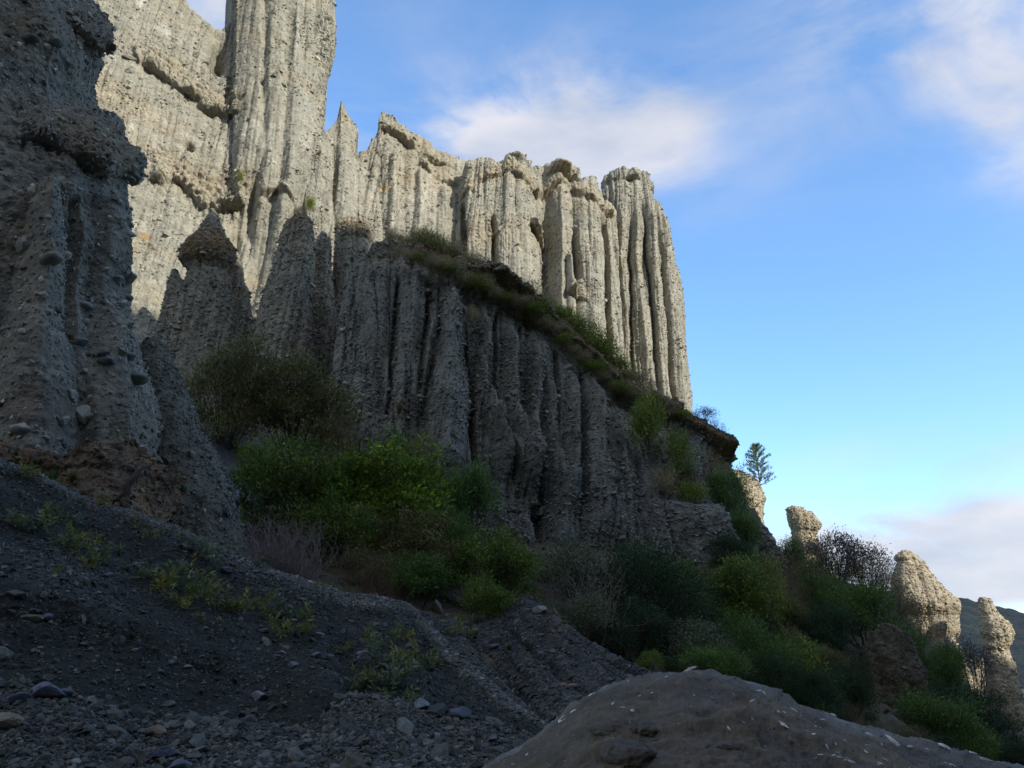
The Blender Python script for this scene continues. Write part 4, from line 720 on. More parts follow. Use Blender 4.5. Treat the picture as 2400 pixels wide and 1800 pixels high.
# ------------------------------------------------------------------ loose stones, each one its own object
ST_LIST = [  # key, px, py, size px, colour, label
    ('bed', 95, 1508, 62, (.11, .11, .14), "flat-topped purple-grey block resting on the gravel at the lower left"), ('bed', 128, 1506, 30, (.09, .09, .12), "smaller purplish stone touching the right of the flat-topped block"),
    ('bed', 38, 1520, 40, (.085, .09, .12), "blue-grey slab left of the flat-topped purple block"), ('bed', 14, 1575, 62, (.20, .15, .10), "rounded tan cobble cut by the left edge"),
    ('bed', 335, 1590, 40, (.17, .115, .08), "angular brown stone on the blue gravel"), ('bed', 385, 1652, 44, (.10, .115, .13), "grey-green rounded stone at the bottom edge"), ('bed', 350, 1632, 40, (.06, .06, .09), "dark purple rock behind the grey-green stone at the bottom edge"),
    ('bank', 566, 1506, 38, (.17, .17, .185), "pale rounded cobble stuck in the dark bank face"), ('bank', 528, 1548, 27, (.09, .10, .11), "dark stone below the pale rounded cobble"), ('bank', 362, 1522, 26, (.13, .12, .11), "squarish grey stone low on the dark bank"),
    ('bank', 690, 1366, 26, (.18, .175, .165), "pale flat stone below the middle of the crest"), ('bank', 617, 1392, 22, (.22, .15, .10), "orange-brown block in the dark bank"), ('bank', 72, 1324, 38, (.15, .125, .09), "large tan oval stone at the left of the bank"),
    ('bank', 34, 1285, 30, (.10, .095, .09), "grey-brown stone above the tan oval stone"), ('bank', 142, 1246, 24, (.12, .12, .12), "rounded grey stone among the upper left weeds"), ('bank', 300, 1222, 28, (.16, .165, .165), "pale angular stone between the weeds"),
    ('bank', 332, 1235, 24, (.12, .13, .125), "greenish-grey stone right of the pale angular stone"), ('bank', 450, 1192, 20, (.24, .18, .12), "small tan stone just under the crest"), ('bank', 487, 1236, 26, (.09, .095, .115), "flat blue-grey stone under the tan one"),
    ('bank', 570, 1360, 18, (.11, .11, .13), "upright blue-grey stone left of the gravel chute"), ('bank', 680, 1428, 22, (.14, .15, .17), "bluish stone where the lower gravel begins"), ('bank', 635, 1440, 22, (.15, .15, .155), "pale stone left of the bluish one"),
    ('bank', 788, 1416, 24, (.15, .16, .18), "light blue-grey stone left of the tall weeds"), ('bed', 908, 1534, 40, (.15, .16, .17), "largest pale stone at the right end of the gravel bed"), ('bed', 985, 1562, 44, (.08, .085, .11), "broad dark blue stone on the gravel right of the pale one"),
    ('bed', 1020, 1642, 18, (.26, .12, .07), "small rusty orange stone near the boulder"), ('bed', 925, 1615, 24, (.16, .11, .085), "reddish-brown stone on the blue gravel"), ('talus', 1168, 1322, 34, (.20, .195, .19), "pale oval stone on top of the gravel slope"),
    ('talus', 1232, 1490, 24, (.15, .10, .08), "brown stone on the rilled gravel slope"), ('talus', 1070, 1400, 22, (.13, .14, .17), "blue-grey stone halfway down the rilled slope"), ('talus', 1290, 1415, 18, (.10, .10, .12), "small dark stone near the edge of the gravel slope"),
    ('bank', 75, 1310, 22, (.08, .08, .08), "dark stone touching the top of the tan oval stone"), ('bank', 112, 1316, 24, (.12, .12, .125), "angular grey stone right of the tan oval stone"), ('bank', 180, 1388, 18, (.12, .125, .13), "small grey stone alone on the dark soil"),
    ('bank', 405, 1443, 18, (.22, .16, .11), "small tan chip in the middle of the dark bank"), ('bank', 367, 1433, 18, (.12, .12, .115), "grey chip left of the tan chip"), ('bank', 232, 1247, 20, (.11, .115, .13), "grey stone at the edge of the bare gravel patch"),
    ('left', 92, 596, 44, (.21, .185, .15), "big tan cobble sticking out of the left pillar"), ('left', 236, 656 - 6, 26, (.26, .25, .22), "pale pointed cobble on the right side of the left pillar"), ('left', 218, 610, 24, (.24, .24, .22), "pale oval cobble in the left pillar, right of the big tan one"),
    ('left', 190, 713 - 55, 26, (.27, .28, .28), "white-grey upright cobble on the left pillar"), ('left', 221, 668, 22, (.25, .26, .26), "white-grey oval cobble right of the upright one"), ('left', 270, 828, 42, (.17, .17, .15), "long flat grey cobble low on the left pillar"),
    ('left', 247, 792, 24, (.17, .17, .165), "rounded grey cobble above the long flat one"), ('left', 208, 796, 30, (.15, .155, .16), "blocky grey cobble in the cobble cluster"), ('left', 172, 740, 28, (.17, .175, .18), "pale blue-grey cobble above the cluster"),
    ('left', 45, 948, 34, (.30, .28, .25), "pale elongated cobble near the foot of the left pillar"), ('left', 120, 94, 30, (.15, .145, .125), "grey-brown cobble in the top of the left pillar"), ('left', 68, 80, 34, (.14, .14, .12), "long cobble high in the left pillar"), ('left', 203, 780, 20, (.12, .125, .13), "small dark cobble on top of the cluster")]
for k, (key, x, y, s, c, lab) in enumerate(ST_LIST):
    p, n_ = surf_at(key, x, y); sz = s / FPX * p[1] * 1.12
    emb = .12 if key in ('bed', 'talus') else .05
    stone("cobble" if key == 'left' else "stone", tuple(p + n_ * sz * emb), sz, c, 500 + k, lab, "cobble" if key == 'left' else "stone", "cobbles in the left pillar" if key == 'left' else "larger stones lying on the gravel", flat=.62, rz=(k * 1.7) % 6.28 * (0 if key == 'left' else 1) , ry=.15 * math.sin(k * 3.1) + (.2 if key == 'left' else 0), sub=2)
ORD = ("first second third fourth fifth sixth seventh eighth ninth tenth eleventh twelfth thirteenth fourteenth fifteenth sixteenth seventeenth eighteenth nineteenth twentieth twenty-first twenty-second twenty-third twenty-fourth twenty-fifth twenty-sixth twenty-seventh twenty-eighth twenty-ninth thirtieth "
       "thirty-first thirty-second thirty-third thirty-fourth thirty-fifth thirty-sixth thirty-seventh thirty-eighth thirty-ninth fortieth forty-first forty-second forty-third forty-fourth forty-fifth forty-sixth forty-seventh forty-eighth forty-ninth fiftieth fifty-first fifty-second fifty-third fifty-fourth fifty-fifth fifty-sixth fifty-seventh fifty-eighth fifty-ninth sixtieth").split()
rs = np.random.default_rng(44); more = []
for key, cnt, box in (('bank', 46, (0, 1150, 1050, 1590)), ('bed', 30, (0, 1500, 1050, 1655)), ('talus', 20, (900, 1340, 1340, 1540))):
    k = 0; sel = []
    while k < cnt:
        x, y = rs.uniform(box[0], box[2]), rs.uniform(box[1], box[3])
        if key == 'bank' and (y < crest_d(x, y, BC) + 12 or y > np.interp(x, [0, 337, 560, 700, 1050], [1470, 1540, 1570, 1500, 1560])): continue
        if key == 'bed' and y < np.interp(x, [a[0] for a in ST], [a[1] for a in ST]) + 12: continue
        if key == 'talus' and y < np.interp(x, [a[0] for a in TC], [a[1] for a in TC]) + 14: continue
        if any(abs(x - a) < 22 and abs(y - b) < 16 for a, b in sel): continue
        sel.append((x, y)); k += 1
    sel.sort()
    where = {'bank': "in the dark bank face", 'bed': "on the stream bed gravel", 'talus': "on the rilled gravel slope"}[key]
    for j, (x, y) in enumerate(sel):
        p, n_ = surf_at(key, x, y); sz = rs.uniform(10, 19) / FPX * p[1]; c = np.array(PALG[rs.integers(0, 6)]) * rs.uniform(.9, 1.25)
        stone("stone", tuple(p + n_ * sz * .1), sz, c, 700 + j + len(key) * 100, f"small angular stone {where}, {ORD[j]} from the left", "stone", f"small stones {where}", flat=.6, rz=rs.uniform(0, 6), sub=1)

for k, (x, y, s_, fl) in enumerate(((1318, 1580, 46, .45), (1392, 1572, 46, .6), (1398, 1598, 34, .5), (1358, 1630, 74, .6), (1560, 1608, 40, .3))):
    p, n_ = surf_at('boulder', x, y); sz = s_ / FPX * p[1] * 1.1; o = stone("cobble", (0, 0, 0), sz * 1.2, (.115, .092, .07), 910 + k, None, None, flat=fl, rz=k * .8, sub=4, mat=M_BOULDER)
    me_ = o.data; vv = np.empty(len(me_.vertices) * 3, np.float32); me_.vertices.foreach_get("co", vv); vv = vv.reshape(-1, 3); vv = vv * (1 + .30 * fbm(vv / sz, 2.2, 4, k)[:, None] + .10 * fbm(vv / sz, 7, 3, k + 9)[:, None]); me_.vertices.foreach_set("co", vv.ravel().astype(np.float32)); me_.update()
    for q_ in ("label", "category", "group"):
        if q_ in o: del o[q_]
    o.name = 'embedded_stone'; o.parent = boulder_root; o.location = tuple(p - n_ * sz * .12 - np.array(bpos))
# ------------------------------------------------------------------ plants
def tubes(lines, sides=4):
    """lines: list of (points (n,3), radii (n)) -> V, F"""
    V = []; F = []; o = 0
    for pts, r in lines:
        pts = np.asarray(pts, float); n = len(pts); t = np.gradient(pts, axis=0); t /= np.linalg.norm(t, axis=1)[:, None] + 1e-9
        a = np.cross(t, [0.31, 0.77, 0.55]); a /= np.linalg.norm(a, axis=1)[:, None] + 1e-9; b = np.cross(t, a)
        th = np.arange(sides) * 2 * math.pi / sides
        V.append((pts[:, None] + np.asarray(r)[:, None, None] * (np.cos(th)[None, :, None] * a[:, None] + np.sin(th)[None, :, None] * b[:, None])).reshape(-1, 3)); F.append(grid_faces(n, sides, o, True)); o += n * sides
    return np.concatenate(V), np.concatenate(F)
def leaf_quads(C, D, Ln, Wd, rng):
    D = D / (np.linalg.norm(D, axis=1)[:, None] + 1e-9); s = np.cross(D, rng.normal(size=D.shape)); s /= np.linalg.norm(s, axis=1)[:, None] + 1e-9
    Ln = np.broadcast_to(Ln, (len(C),))[:, None]; Wd = np.broadcast_to(Wd, (len(C),))[:, None]
    V = np.stack([C, C + D * Ln * .45 + s * Wd / 2, C + D * Ln, C + D * Ln * .45 - s * Wd / 2], 1).reshape(-1, 3)
    return V, np.arange(len(V)).reshape(-1, 4)
def curve(a, b, rng, bend=.15, n=5):
    t = np.linspace(0, 1, n)[:, None]; d = np.linalg.norm(b - a); m = (a + b) / 2 + rng.normal(size=3) * bend * d
    return (1 - t) ** 2 * a + 2 * t * (1 - t) * m + t * t * b
KINDS = {  # leaf length, width, leaves per clump, clumps, spread, colours, branch colour, upness
    'lime':   dict(L=.036, W=.013, n=30, c=330, sp=.040, cols=[(.088, .145, .016), (.115, .18, .020), (.055, .10, .014), (.095, .11, .025)], br=(.10, .08, .05), upn=.5, r=.95),
    'mid':    dict(L=.036, W=.014, n=24, c=300, sp=.045, cols=[(.05, .085, .018), (.075, .115, .02), (.09, .10, .02), (.04, .07, .02)], br=(.12, .09, .07), upn=.3, r=.9),
    'olive':  dict(L=.036, W=.011, n=26, c=340, sp=.050, cols=[(.071, .082, .031), (.093, .085, .037), (.119, .093, .051), (.051, .068, .027)], br=(.08, .06, .045), upn=.5, r=.9),
    'dark':   dict(L=.030, W=.006, n=34, c=340, sp=.040, cols=[(.027, .049, .024), (.038, .065, .027), (.022, .041, .024)], br=(.05, .04, .03), upn=.9, r=.95),
    'manuka': dict(L=.040, W=.009, n=30, c=240, sp=.050, cols=[(.047, .084, .024), (.068, .115, .027), (.041, .068, .024)], br=(.06, .05, .035), upn=.9, r=.95),
    'brown':  dict(L=.034, W=.006, n=22, c=240, sp=.055, cols=[(.096, .072, .045), (.080, .072, .035), (.120, .088, .056), (.056, .064, .029)], br=(.09, .07, .05), upn=.8, r=.9),
    'grey':   dict(L=.040, W=.013, n=18, c=220, sp=.060, cols=[(.095, .11, .085), (.07, .085, .055), (.05, .06, .035)], br=(.16, .13, .10), upn=.3, r=.9),
    'heath':  dict(L=.070, W=.010, n=22, c=90, sp=.07, cols=[(.16, .14, .10), (.12, .11, .065), (.20, .17, .13), (.09, .09, .04)], br=(.14, .11, .09), upn=1.3, r=.9),
    'rimgreen': dict(L=.060, W=.013, n=28, c=110, sp=.07, cols=[(.085, .12, .02), (.06, .09, .02), (.12, .13, .035)], br=(.12, .09, .06), upn=1.1, r=.9),
    'purple': dict(L=.04, W=.010, n=10, c=160, sp=.05, cols=[(.060, .060, .072), (.048, .054, .060), (.084, .072, .072)], br=(.09, .075, .075), upn=.9, r=.9),
}
def bush_arrays(kind, seed, shape='dome', nl=11):
    K = dict(KINDS[kind]); K['c'] = int(K['c'] * 1.35); K['L'] *= 1.15; K['W'] *= 1.35; K['cols'] = [tuple(min(.5, x * (1.65 if kind == 'lime' else 1.35 if kind == 'dark' else 1.9) * q) for x, q in zip(c_, (1.08, 1.0, .8))) for c_ in K['cols']]; rng = np.random.default_rng(seed)
    lobes = []
    for i in range(nl):
        a = i * 2.4 + rng.uniform(-.5, .5); rr = .30 * math.sqrt((i + .5) / nl)
        if shape == 'dome': ph = (i + .5) / nl; hz = .78 * (1 - ph) ** .8 + .16; q_ = .34 * math.sqrt(max(0, 1 - ((hz - .16) / .85) ** 2)); lobes.append((math.cos(a) * q_, math.sin(a) * q_, hz + rng.uniform(-.10, .06), rng.uniform(.12, .27)))
        elif shape == 'tall': lobes.append((math.cos(a) * rr * .7, math.sin(a) * rr * .7, .2 + .65 * i / nl, .27 * (1.1 - .6 * i / nl)))
        elif shape == 'low': lobes.append((math.cos(a) * rr * 1.25, math.sin(a) * rr * 1.2, rng.uniform(.3, .75), rng.uniform(.14, .26)))
        else: lobes.append((math.cos(a) * rr * 1.15, math.sin(a) * rr, rng.uniform(.58, .86), rng.uniform(.10, .17)))  # open crown
    lobes = np.array(lobes); k = rng.choice(nl, K['c'], p=lobes[:, 3] ** 2 / (lobes[:, 3] ** 2).sum())
    d = rng.normal(size=(K['c'], 3)); d[:, 2] = np.abs(d[:, 2]) * 1.0 - .25; d /= np.linalg.norm(d, axis=1)[:, None]
    cl = lobes[k, :3] + d * (lobes[k, 3] * (rng.uniform(.55, 1.05, K['c']) + rng.uniform(.2, .55, K['c']) * (rng.random(K['c']) < .20)))[:, None] * np.array([1, 1, 1.0])
    ok = cl[:, 2] > .06; cl = cl[ok]; d = d[ok]; k = k[ok]; nC = len(cl)
    base = rng.normal(size=(nC, 1, 3)) * 0
    off = rng.normal(size=(nC, K['n'], 3)) * K['sp']; off[..., 2] *= .8 + .6 * K['upn']
    Cc = (cl[:, None] + off).reshape(-1, 3)
    dirn = (d[:, None] * .8 + np.array([0, 0, K['upn']]) + rng.normal(size=(nC, K['n'], 3)) * .75).reshape(-1, 3)
    nn = len(Cc); V, F = leaf_quads(Cc, dirn, K['L'] * rng.uniform(.6, 1.35, nn), K['W'] * rng.uniform(.7, 1.3, nn), rng)
    pal = np.array(K['cols']); ck = rng.integers(0, len(pal), nC); lk = np.where(rng.random((nC, K['n'])) < .65, ck[:, None], rng.integers(0, len(pal), (nC, K['n'])))
    col = pal[lk] * np.exp(rng.normal(size=(nC, 1, 1)) * .22 + rng.normal(size=(nC, K['n'], 1)) * .22)
    if kind in ('mid', 'lime', 'grey'):
        y = rng.random((nC, K['n'])) < .04; col[y] = (.16, .13, .03)
    col = np.repeat(col.reshape(-1, 3), 4, 0)
    lines = []
    for i, (x, y, z, r) in enumerate(lobes):
        b0 = np.array([x * .15, y * .15, -.06]); c = curve(b0, np.array([x, y, z]), rng, .10, 6); lines.append((c, np.linspace(.010, .004, 6)))
        for j in np.where(k == i)[0][::3]: lines.append((curve(c[rng.integers(2, 6)], cl[j] + d[j] * .02, rng, .12, 4), np.linspace(.003, .0012, 4)))
    bV, bF = tubes(lines)
    return (V, F, col), (bV, bF, K['br'])
PROTO = {}
def proto(kind, seed, shape='dome', nl=11, bare=False):
    key = (kind, seed, shape)
    if key not in PROTO:
        (V, F, c), (bV, bF, bc) = bush_arrays(kind, seed, shape, nl)
        ctr = np.median(V[:, :2], 0); kz = 1 / np.percentile(V[:, 2], 99.2); kr = .5 / max(np.percentile(np.abs(V[:, 0] - ctr[0]), 98), np.percentile(np.abs(V[:, 1] - ctr[1]), 98))
        for A_ in (V, bV): A_[:, :2] -= ctr; A_ *= np.array([kr, kr, kz])
        a = build("foliage", V, [F], M_LEAF, c, None, False); b = build("branches", bV, [bF], M_BARK, np.tile(bc, (len(bV), 1)), None, True)
        PROTO[key] = (a.data, b.data); bpy.data.objects.remove(a); bpy.data.objects.remove(b)
    return PROTO[key]
def place(name, pr, loc, w, dpt, h, rz, label, cat, group=None, names=("foliage", "branches")):
    e = bpy.data.objects.new(name, None); COL.objects.link(e); e.location = loc; e.rotation_euler = (0, 0, rz); e.scale = (w, dpt, h); e.empty_display_size = .2
    for m_, nm in zip(pr, names):
        if m_ is None: continue
        o = bpy.data.objects.new(nm, m_); COL.objects.link(o); o.parent = e
    return tag(e, label, cat, group)
def bush(px, yt, yb, wpx, key, kind, seed, shape, label, group=None, name="bush", cat="bush", Y=None, rz=None, dw=.9, back=0.0):
    if key is not None: p, _ = surf_at(key, px, yb); Yb = p[1] + back
    else: Yb = Y
    b = up(px, yb, Yb); t = up(px, yt, Yb); h = (t[2] - b[2]) * 1.02; w = wpx / FPX * Yb * 1.02
    return place(name, proto(kind, seed, shape), tuple(b), w * 1.08, w * dw * 1.08, h * 1.04, (seed * 1.3 + px * .01) if rz is None else rz, label, cat, group)
S = 'slope'
HB = [  # px, top, bottom, width, Y or key, kind, seed, shape, label
    (492, 745, 975, 185, 21.0, 'olive', 1, 'dome', "dark brownish shrub high in the gully, left of the other"), (640, 800, 1000, 230, 21.5, 'olive', 2, 'dome', "wide dark olive shrub in front of the leaning fin's foot"),
    (725, 900, 1080, 130, 21.0, 'brown', 3, 'dome', "brown thin shrub between the olive shrub and the bright green bush"), (590, 975, 1235, 260, 15.3, 'mid', 4, 'dome', "large olive-green bush left of the bright green one"),
    (556, 945, 1060, 100, 16.0, 'rimgreen', 5, 'dome', "lime-green bush top above the large olive-green bush"), (810, 982, 1270, 275, 16.0, 'lime', 6, 'dome', "large bright green rounded bush in the middle of the gully"),
    (725, 1090, 1290, 175, 14.6, 'mid', 7, 'dome', "green bush beneath the left half of the bright bush"), (880, 1120, 1310, 200, 15.0, 'olive', 8, 'dome', "dark olive bush beneath the right half of the bright bush"),
    (905, 955, 1130, 160, 21.5, 'brown', 9, 'dome', "brown twiggy shrub behind the bright green bush"), (1000, 1020, 1230, 150, 18.0, 'manuka', 10, 'open', "dark upright shrub between bright bush and fluted buttress"),
    (960, 1110, 1300, 170, 16.0, 'manuka', 11, 'dome', "shadowy green bush behind the yellow-green one"), (1075, 1155, 1320, 205, 15.0, 'mid', 12, 'dome', "yellow-green bush below the fluted buttress"),
    (1060, 1255, 1395, 130, 13.3, 'mid', 13, 'dome', "small bright bush hanging over the gravel slope"), (900, 1200, 1330, 160, 14.0, 'manuka', 14, 'low', "dark undergrowth at the right end of the bank crest"),
    (790, 1190, 1300, 150, 13.6, 'brown', 15, 'low', "reddish brown undergrowth behind the bank crest"), (1240, 1175, 1330, 180, 18.0, 'grey', 16, 'dome', "loose grey-leaved shrub at the buttress foot"),
    (1240, 1290, 1400, 130, 14.5, 'grey', 17, 'low', "drooping grey-leaved shrub above the gravel slope"), (1400, 1180, 1450, 270, 17.5, 'dark', 18, 'dome', "biggest near-black bush right of the twig tangle"),
    (1350, 1300, 1470, 200, 15.5, 'dark', 19, 'dome', "near-black bush just behind the boulder crest"), (1500, 1290, 1480, 180, 17.0, 'dark', 20, 'dome', "black-green bush right of the biggest dark one"),
    (1475, 1215, 1330, 110, 21.0, 'manuka', 21, 'tall', "green shrub on the shoulder behind the biggest dark bush"), (1405, 1410, 1480, 60, 12.0, 'mid', 22, 'low', "small yellow-green plant at the boulder's left crest"),
    (1600, 1215, 1370, 130, 20.5, 'mid', 23, 'tall', "olive bush left of the lime-topped one on the slope"), (1650, 1205, 1380, 110, 21.5, 'rimgreen', 24, 'dome', "lime-topped bush in the middle of the slope"),
    (1570, 1090 - 65, 1170, 115, 31.0, 'manuka', 25, 'dome', "dark green bush on the shoulder below the pale block"), (1610, 1110, 1200, 80, 29.5, 'manuka', 26, 'low', "green bush hanging right of the shoulder bush"),
    (1520, 1345, 1480, 140, 15.5, 'grey', 27, 'dome', "grey-green bush above the boulder's summit"), (1640, 1330, 1490, 150, 17.0, 'manuka', 28, 'dome', "green bush above the boulder's right shoulder"),
    (1730, 1385, 1530, 130, 17.5, 'rimgreen', 29, 'tall', "lime-tipped bush low on the slope, left of the bare outcrop"), (1745, 1200, 1340, 140, 30.0, 'brown', 30, 'dome', "brown-black bush below the mushroom hoodoo"),
    (1800, 1205, 1300, 120, 36.0, 'manuka', 31, 'dome', "green bush on the skyline right of the mushroom hoodoo"), (1715, 1165, 1240, 60, 38.0, 'manuka', 32, 'tall', "slim bluish shrub at the mushroom hoodoo's left foot"),
    (1890, 1215, 1320, 130, 34.0, 'brown', 33, 'dome', "dark twiggy bush below the large hoodoo's head"), (1870, 1270, 1400, 150, 28.0, 'manuka', 34, 'dome', "rounded green bush left of the bare outcrop's top"),
    (1800, 1310, 1450, 150, 24.0, 'dark', 35, 'dome', "dark bush in the centre of the lower slope"), (1970, 1285, 1400, 110, 33.0, 'brown', 36, 'dome', "thin dark bush against the large hoodoo's left side"),
    (1965, 1375, 1490, 120, 29.0, 'manuka', 37, 'dome', "green bush below the large hoodoo's waist"), (2060, 1400, 1520, 110, 30.0, 'manuka', 38, 'dome', "bright-tipped bush at the large hoodoo's foot"),
    (2110, 1385, 1530, 110, 33.0, 'purple', 39, 'open', "dark wind-bent small tree between the two tall hoodoos"), (2100, 1490, 1620, 150, 26.0, 'dark', 40, 'dome', "dark bush below the wind-bent small tree"),
    (2165, 1540, 1660, 130, 27.0, 'dark', 41, 'dome', "dark bush at the slender hoodoo's foot"), (2040, 1500, 1650, 150, 22.5, 'manuka', 42, 'low', "low bush right of the bare outcrop"), (1760, 1450, 1600, 160, 14.5, 'dark', 43, 'dome', "dark bush behind the boulder's right slope"),
    (1850, 1430, 1560, 90, 19.0, 'dark', 44, 'tall', "dark upright bush at the bare outcrop's left edge"), (1960, 1600, 1700, 130, 16.0, 'brown', 45, 'low', "brown undergrowth above the boulder's right end"), (2200, 1600, 1700, 120, 22.0, 'dark', 46, 'low', "dark scrub in the lower right corner"),
    (1680, 1420, 1560, 150, 14.5, 'dark', 47, 'dome', "dark bush behind the boulder's summit, right of the grey-green one"), (1560, 1400, 1500, 130, 13.6, 'manuka', 48, 'low', "low green bush peeping over the boulder's summit"),
    (1400, 865, 965, 85, 28.2, 'rimgreen', 49, 'tall', "olive-green bush hanging below the rim's lower end"), (1472, 935, 1045, 90, 29.2, 'rimgreen', 50, 'dome', "mossy green bush under the rim's overhang"), (1440, 1010, 1090, 80, 28.0, 'heath', 51, 'low', "yellow-brown scrub on the buttress's right shoulder"), (1495, 1040, 1100, 70, 28.0, 'rimgreen', 52, 'low', "yellow-green scrub left of the shoulder bush"),
    (1690, 1250, 1380, 110, 27.0, 'brown', 53, 'dome', "brown bush under the leaning outcrop"), (1560, 1250, 1380, 120, 22.5, 'olive', 54, 'dome', "olive bush below the rugged outcrop"), (1928, 1232, 1340, 84, 38.0, 'brown', 55, 'dome', "small dark shrub on the skyline left of the large hoodoo"),
    (1180, 1230, 1300, 70, 19.0, 'mid', 56, 'low', "small green shrub where the buttress meets the yellow-green bush"), (470, 1080, 1190, 70, 13.8, 'manuka', 57, 'low', "small dark shrub on the gravel left of the large olive-green bush")]
for px, yt, yb, w, Y, kd, sd, shp, lab in HB: bush(px, yt, yb, w, None, kd, sd, shp, lab, "bushes on the slopes and in the gully", Y=Y)
# skyline small trees
def small_tree(px, yt, yb, wpx, Y, kind, seed, label):
    return bush(px, yt, yb, wpx, None, kind, seed, 'open', label, "small trees on the skyline", "small_tree", "tree", Y=Y)
small_tree(1815, 1152, 1290, 110, 33.5, 'purple', 60, "sparse small tree with bare stems on the skyline left of the other"); small_tree(1875, 1170, 1300, 120, 34.5, 'purple', 61, "sparse dark small tree on the skyline between mushroom and large hoodoo"); small_tree(1770, 1170, 1270, 60, 37.0, 'purple', 62, "thin pointed small tree touching the mushroom hoodoo's right foot")
# fill of scrub on the right slope
rs = np.random.default_rng(91); fill = []
while len(fill) < 60:
    x, y = rs.uniform(1480, 2240), rs.uniform(1150, 1720)
    yc = np.interp(x, [1480, 1560, 1628, 1690, 1790, 1930, 2020, 2105, 2195, 2400], [1300, 1230, 1230, 1270, 1300, 1350, 1450, 1540, 1640, 1720])
    yfl = np.interp(x, [1480, 1700, 1900, 2240], [1500, 1560, 1640, 1720])
    if y < yc + 10 or y > yfl or (1875 < x < 2000 and 1370 < y < 1620) or (x > 1975 and y < 1500): continue
    if any(abs(x - a) < 30 and abs(y - b) < 24 for a, b in fill): continue
    fill.append((x, y))
fill.sort()
for j, (x, y) in enumerate(fill):
    kd, sd = [('manuka', 28), ('dark', 20), ('brown', 30), ('manuka', 37), ('dark', 35), ('olive', 54)][rs.integers(0, 6)]
    sz = rs.uniform(60, 110); bush(x, y - sz * rs.uniform(.6, .95), y + 14, sz, S, kd, sd, dict(manuka='dome', dark='dome', brown='dome', olive='dome')[kd], f"scrub bush filling the right-hand slope, {ORD[j]} from the left", "scrub filling the right-hand slope")
# shrubs along the rim
RS = [(845, 518, 36), (870, 530, 34), (905, 522, 60), (925, 512, 55), (945, 548, 56), (965, 545, 50), (985, 552, 52), (1008, 560, 54), (1030, 575, 52), (1052, 582, 50), (1075, 598, 46), (1095, 620, 40), (1118, 632, 44), (1135, 628, 56), (1150, 650, 44), (1172, 668, 48), (1195, 678, 52), (1215, 690, 56), (1238, 700, 64), (1262, 716, 68), (1285, 735, 70), (1305, 755, 66), (1325, 780, 56), (1345, 800, 52), (1362, 815, 50), (1385, 832, 46)]
rimn = 0
for j, (x, yt, hpx) in enumerate(RS):
    yb = np.interp(x, [a for a, b in DT], [b for a, b in DT]) + 6; g = 1180 < x < 1340; kd = 'rimgreen' if (g or j in (3, 11)) else 'heath'; Yr = np.interp(x, [742, 1000, 1400, 1610], [29.0, 29.5, 32.5, 35]) + .15
    lab = {3: "tallest spiky shrub at the left end of the rim"}.get(j, ("green" if kd == 'rimgreen' else "dry brownish") + f" shrub on the buttress rim, {ORD[j]} from its left end")
    bush(x, yb - hpx * 1.0, yb + 4, hpx * rs.uniform(1.3, 1.9), None, kd, 70 + j % 5, 'low' if kd == 'heath' else 'dome', lab, "shrubs along the buttress rim", "shrub", "shrub", Y=Yr)
for j, x in enumerate(np.linspace(862, 1470, 30)):
    yb = np.interp(x, [a for a, b in DT], [b for a, b in DT]) + rs.uniform(10, 26); hp = rs.uniform(16, 30); Yr = np.interp(x, [742, 1000, 1400, 1610], [29.0, 29.5, 32.5, 35]) - 1.3
    bush(x, yb - hp, yb + 3, hp * rs.uniform(1.8, 2.8), None, ('heath', 'heath', 'rimgreen')[j % 3], 70 + j % 5, 'low', f"low scrub clinging to the brown rim soil, {ORD[j]} from the rim's left end", "low scrub clinging to the rim", "shrub", "shrub", Y=Yr)
bush(1522, 880, 925, 66, None, 'purple', 80, 'low', "leafless purplish shrub on the skyline right of the tall pillar", "shrubs along the buttress rim", "shrub", "shrub", Y=33.5); bush(1548, 905, 955, 50, None, 'purple', 81, 'low', "low purplish shrub at the rim's outer tip", "shrubs along the buttress rim", "shrub", "shrub", Y=34)
bush(1022, 662, 706, 34, None, 'heath', 72, 'low', "tuft of dry scrub on a small ledge under the rim", None, "shrub", "shrub", Y=27.6); bush(668, 425, 462, 26, None, 'rimgreen', 71, 'low', "yellow-green tuft growing high on the sunlit cliff", None, "shrub", "shrub", Y=38.6); bush(518, 370, 395, 20, None, 'rimgreen', 73, 'low', "tiny grey-green shrub alone on the sunlit cliff face", None, "shrub", "shrub", Y=37.2)
bush(645, 448, 478, 34, None, 'heath', 74, 'low', "dry scrub on the tip of the leaning fin", None, "shrub", "shrub", Y=32)
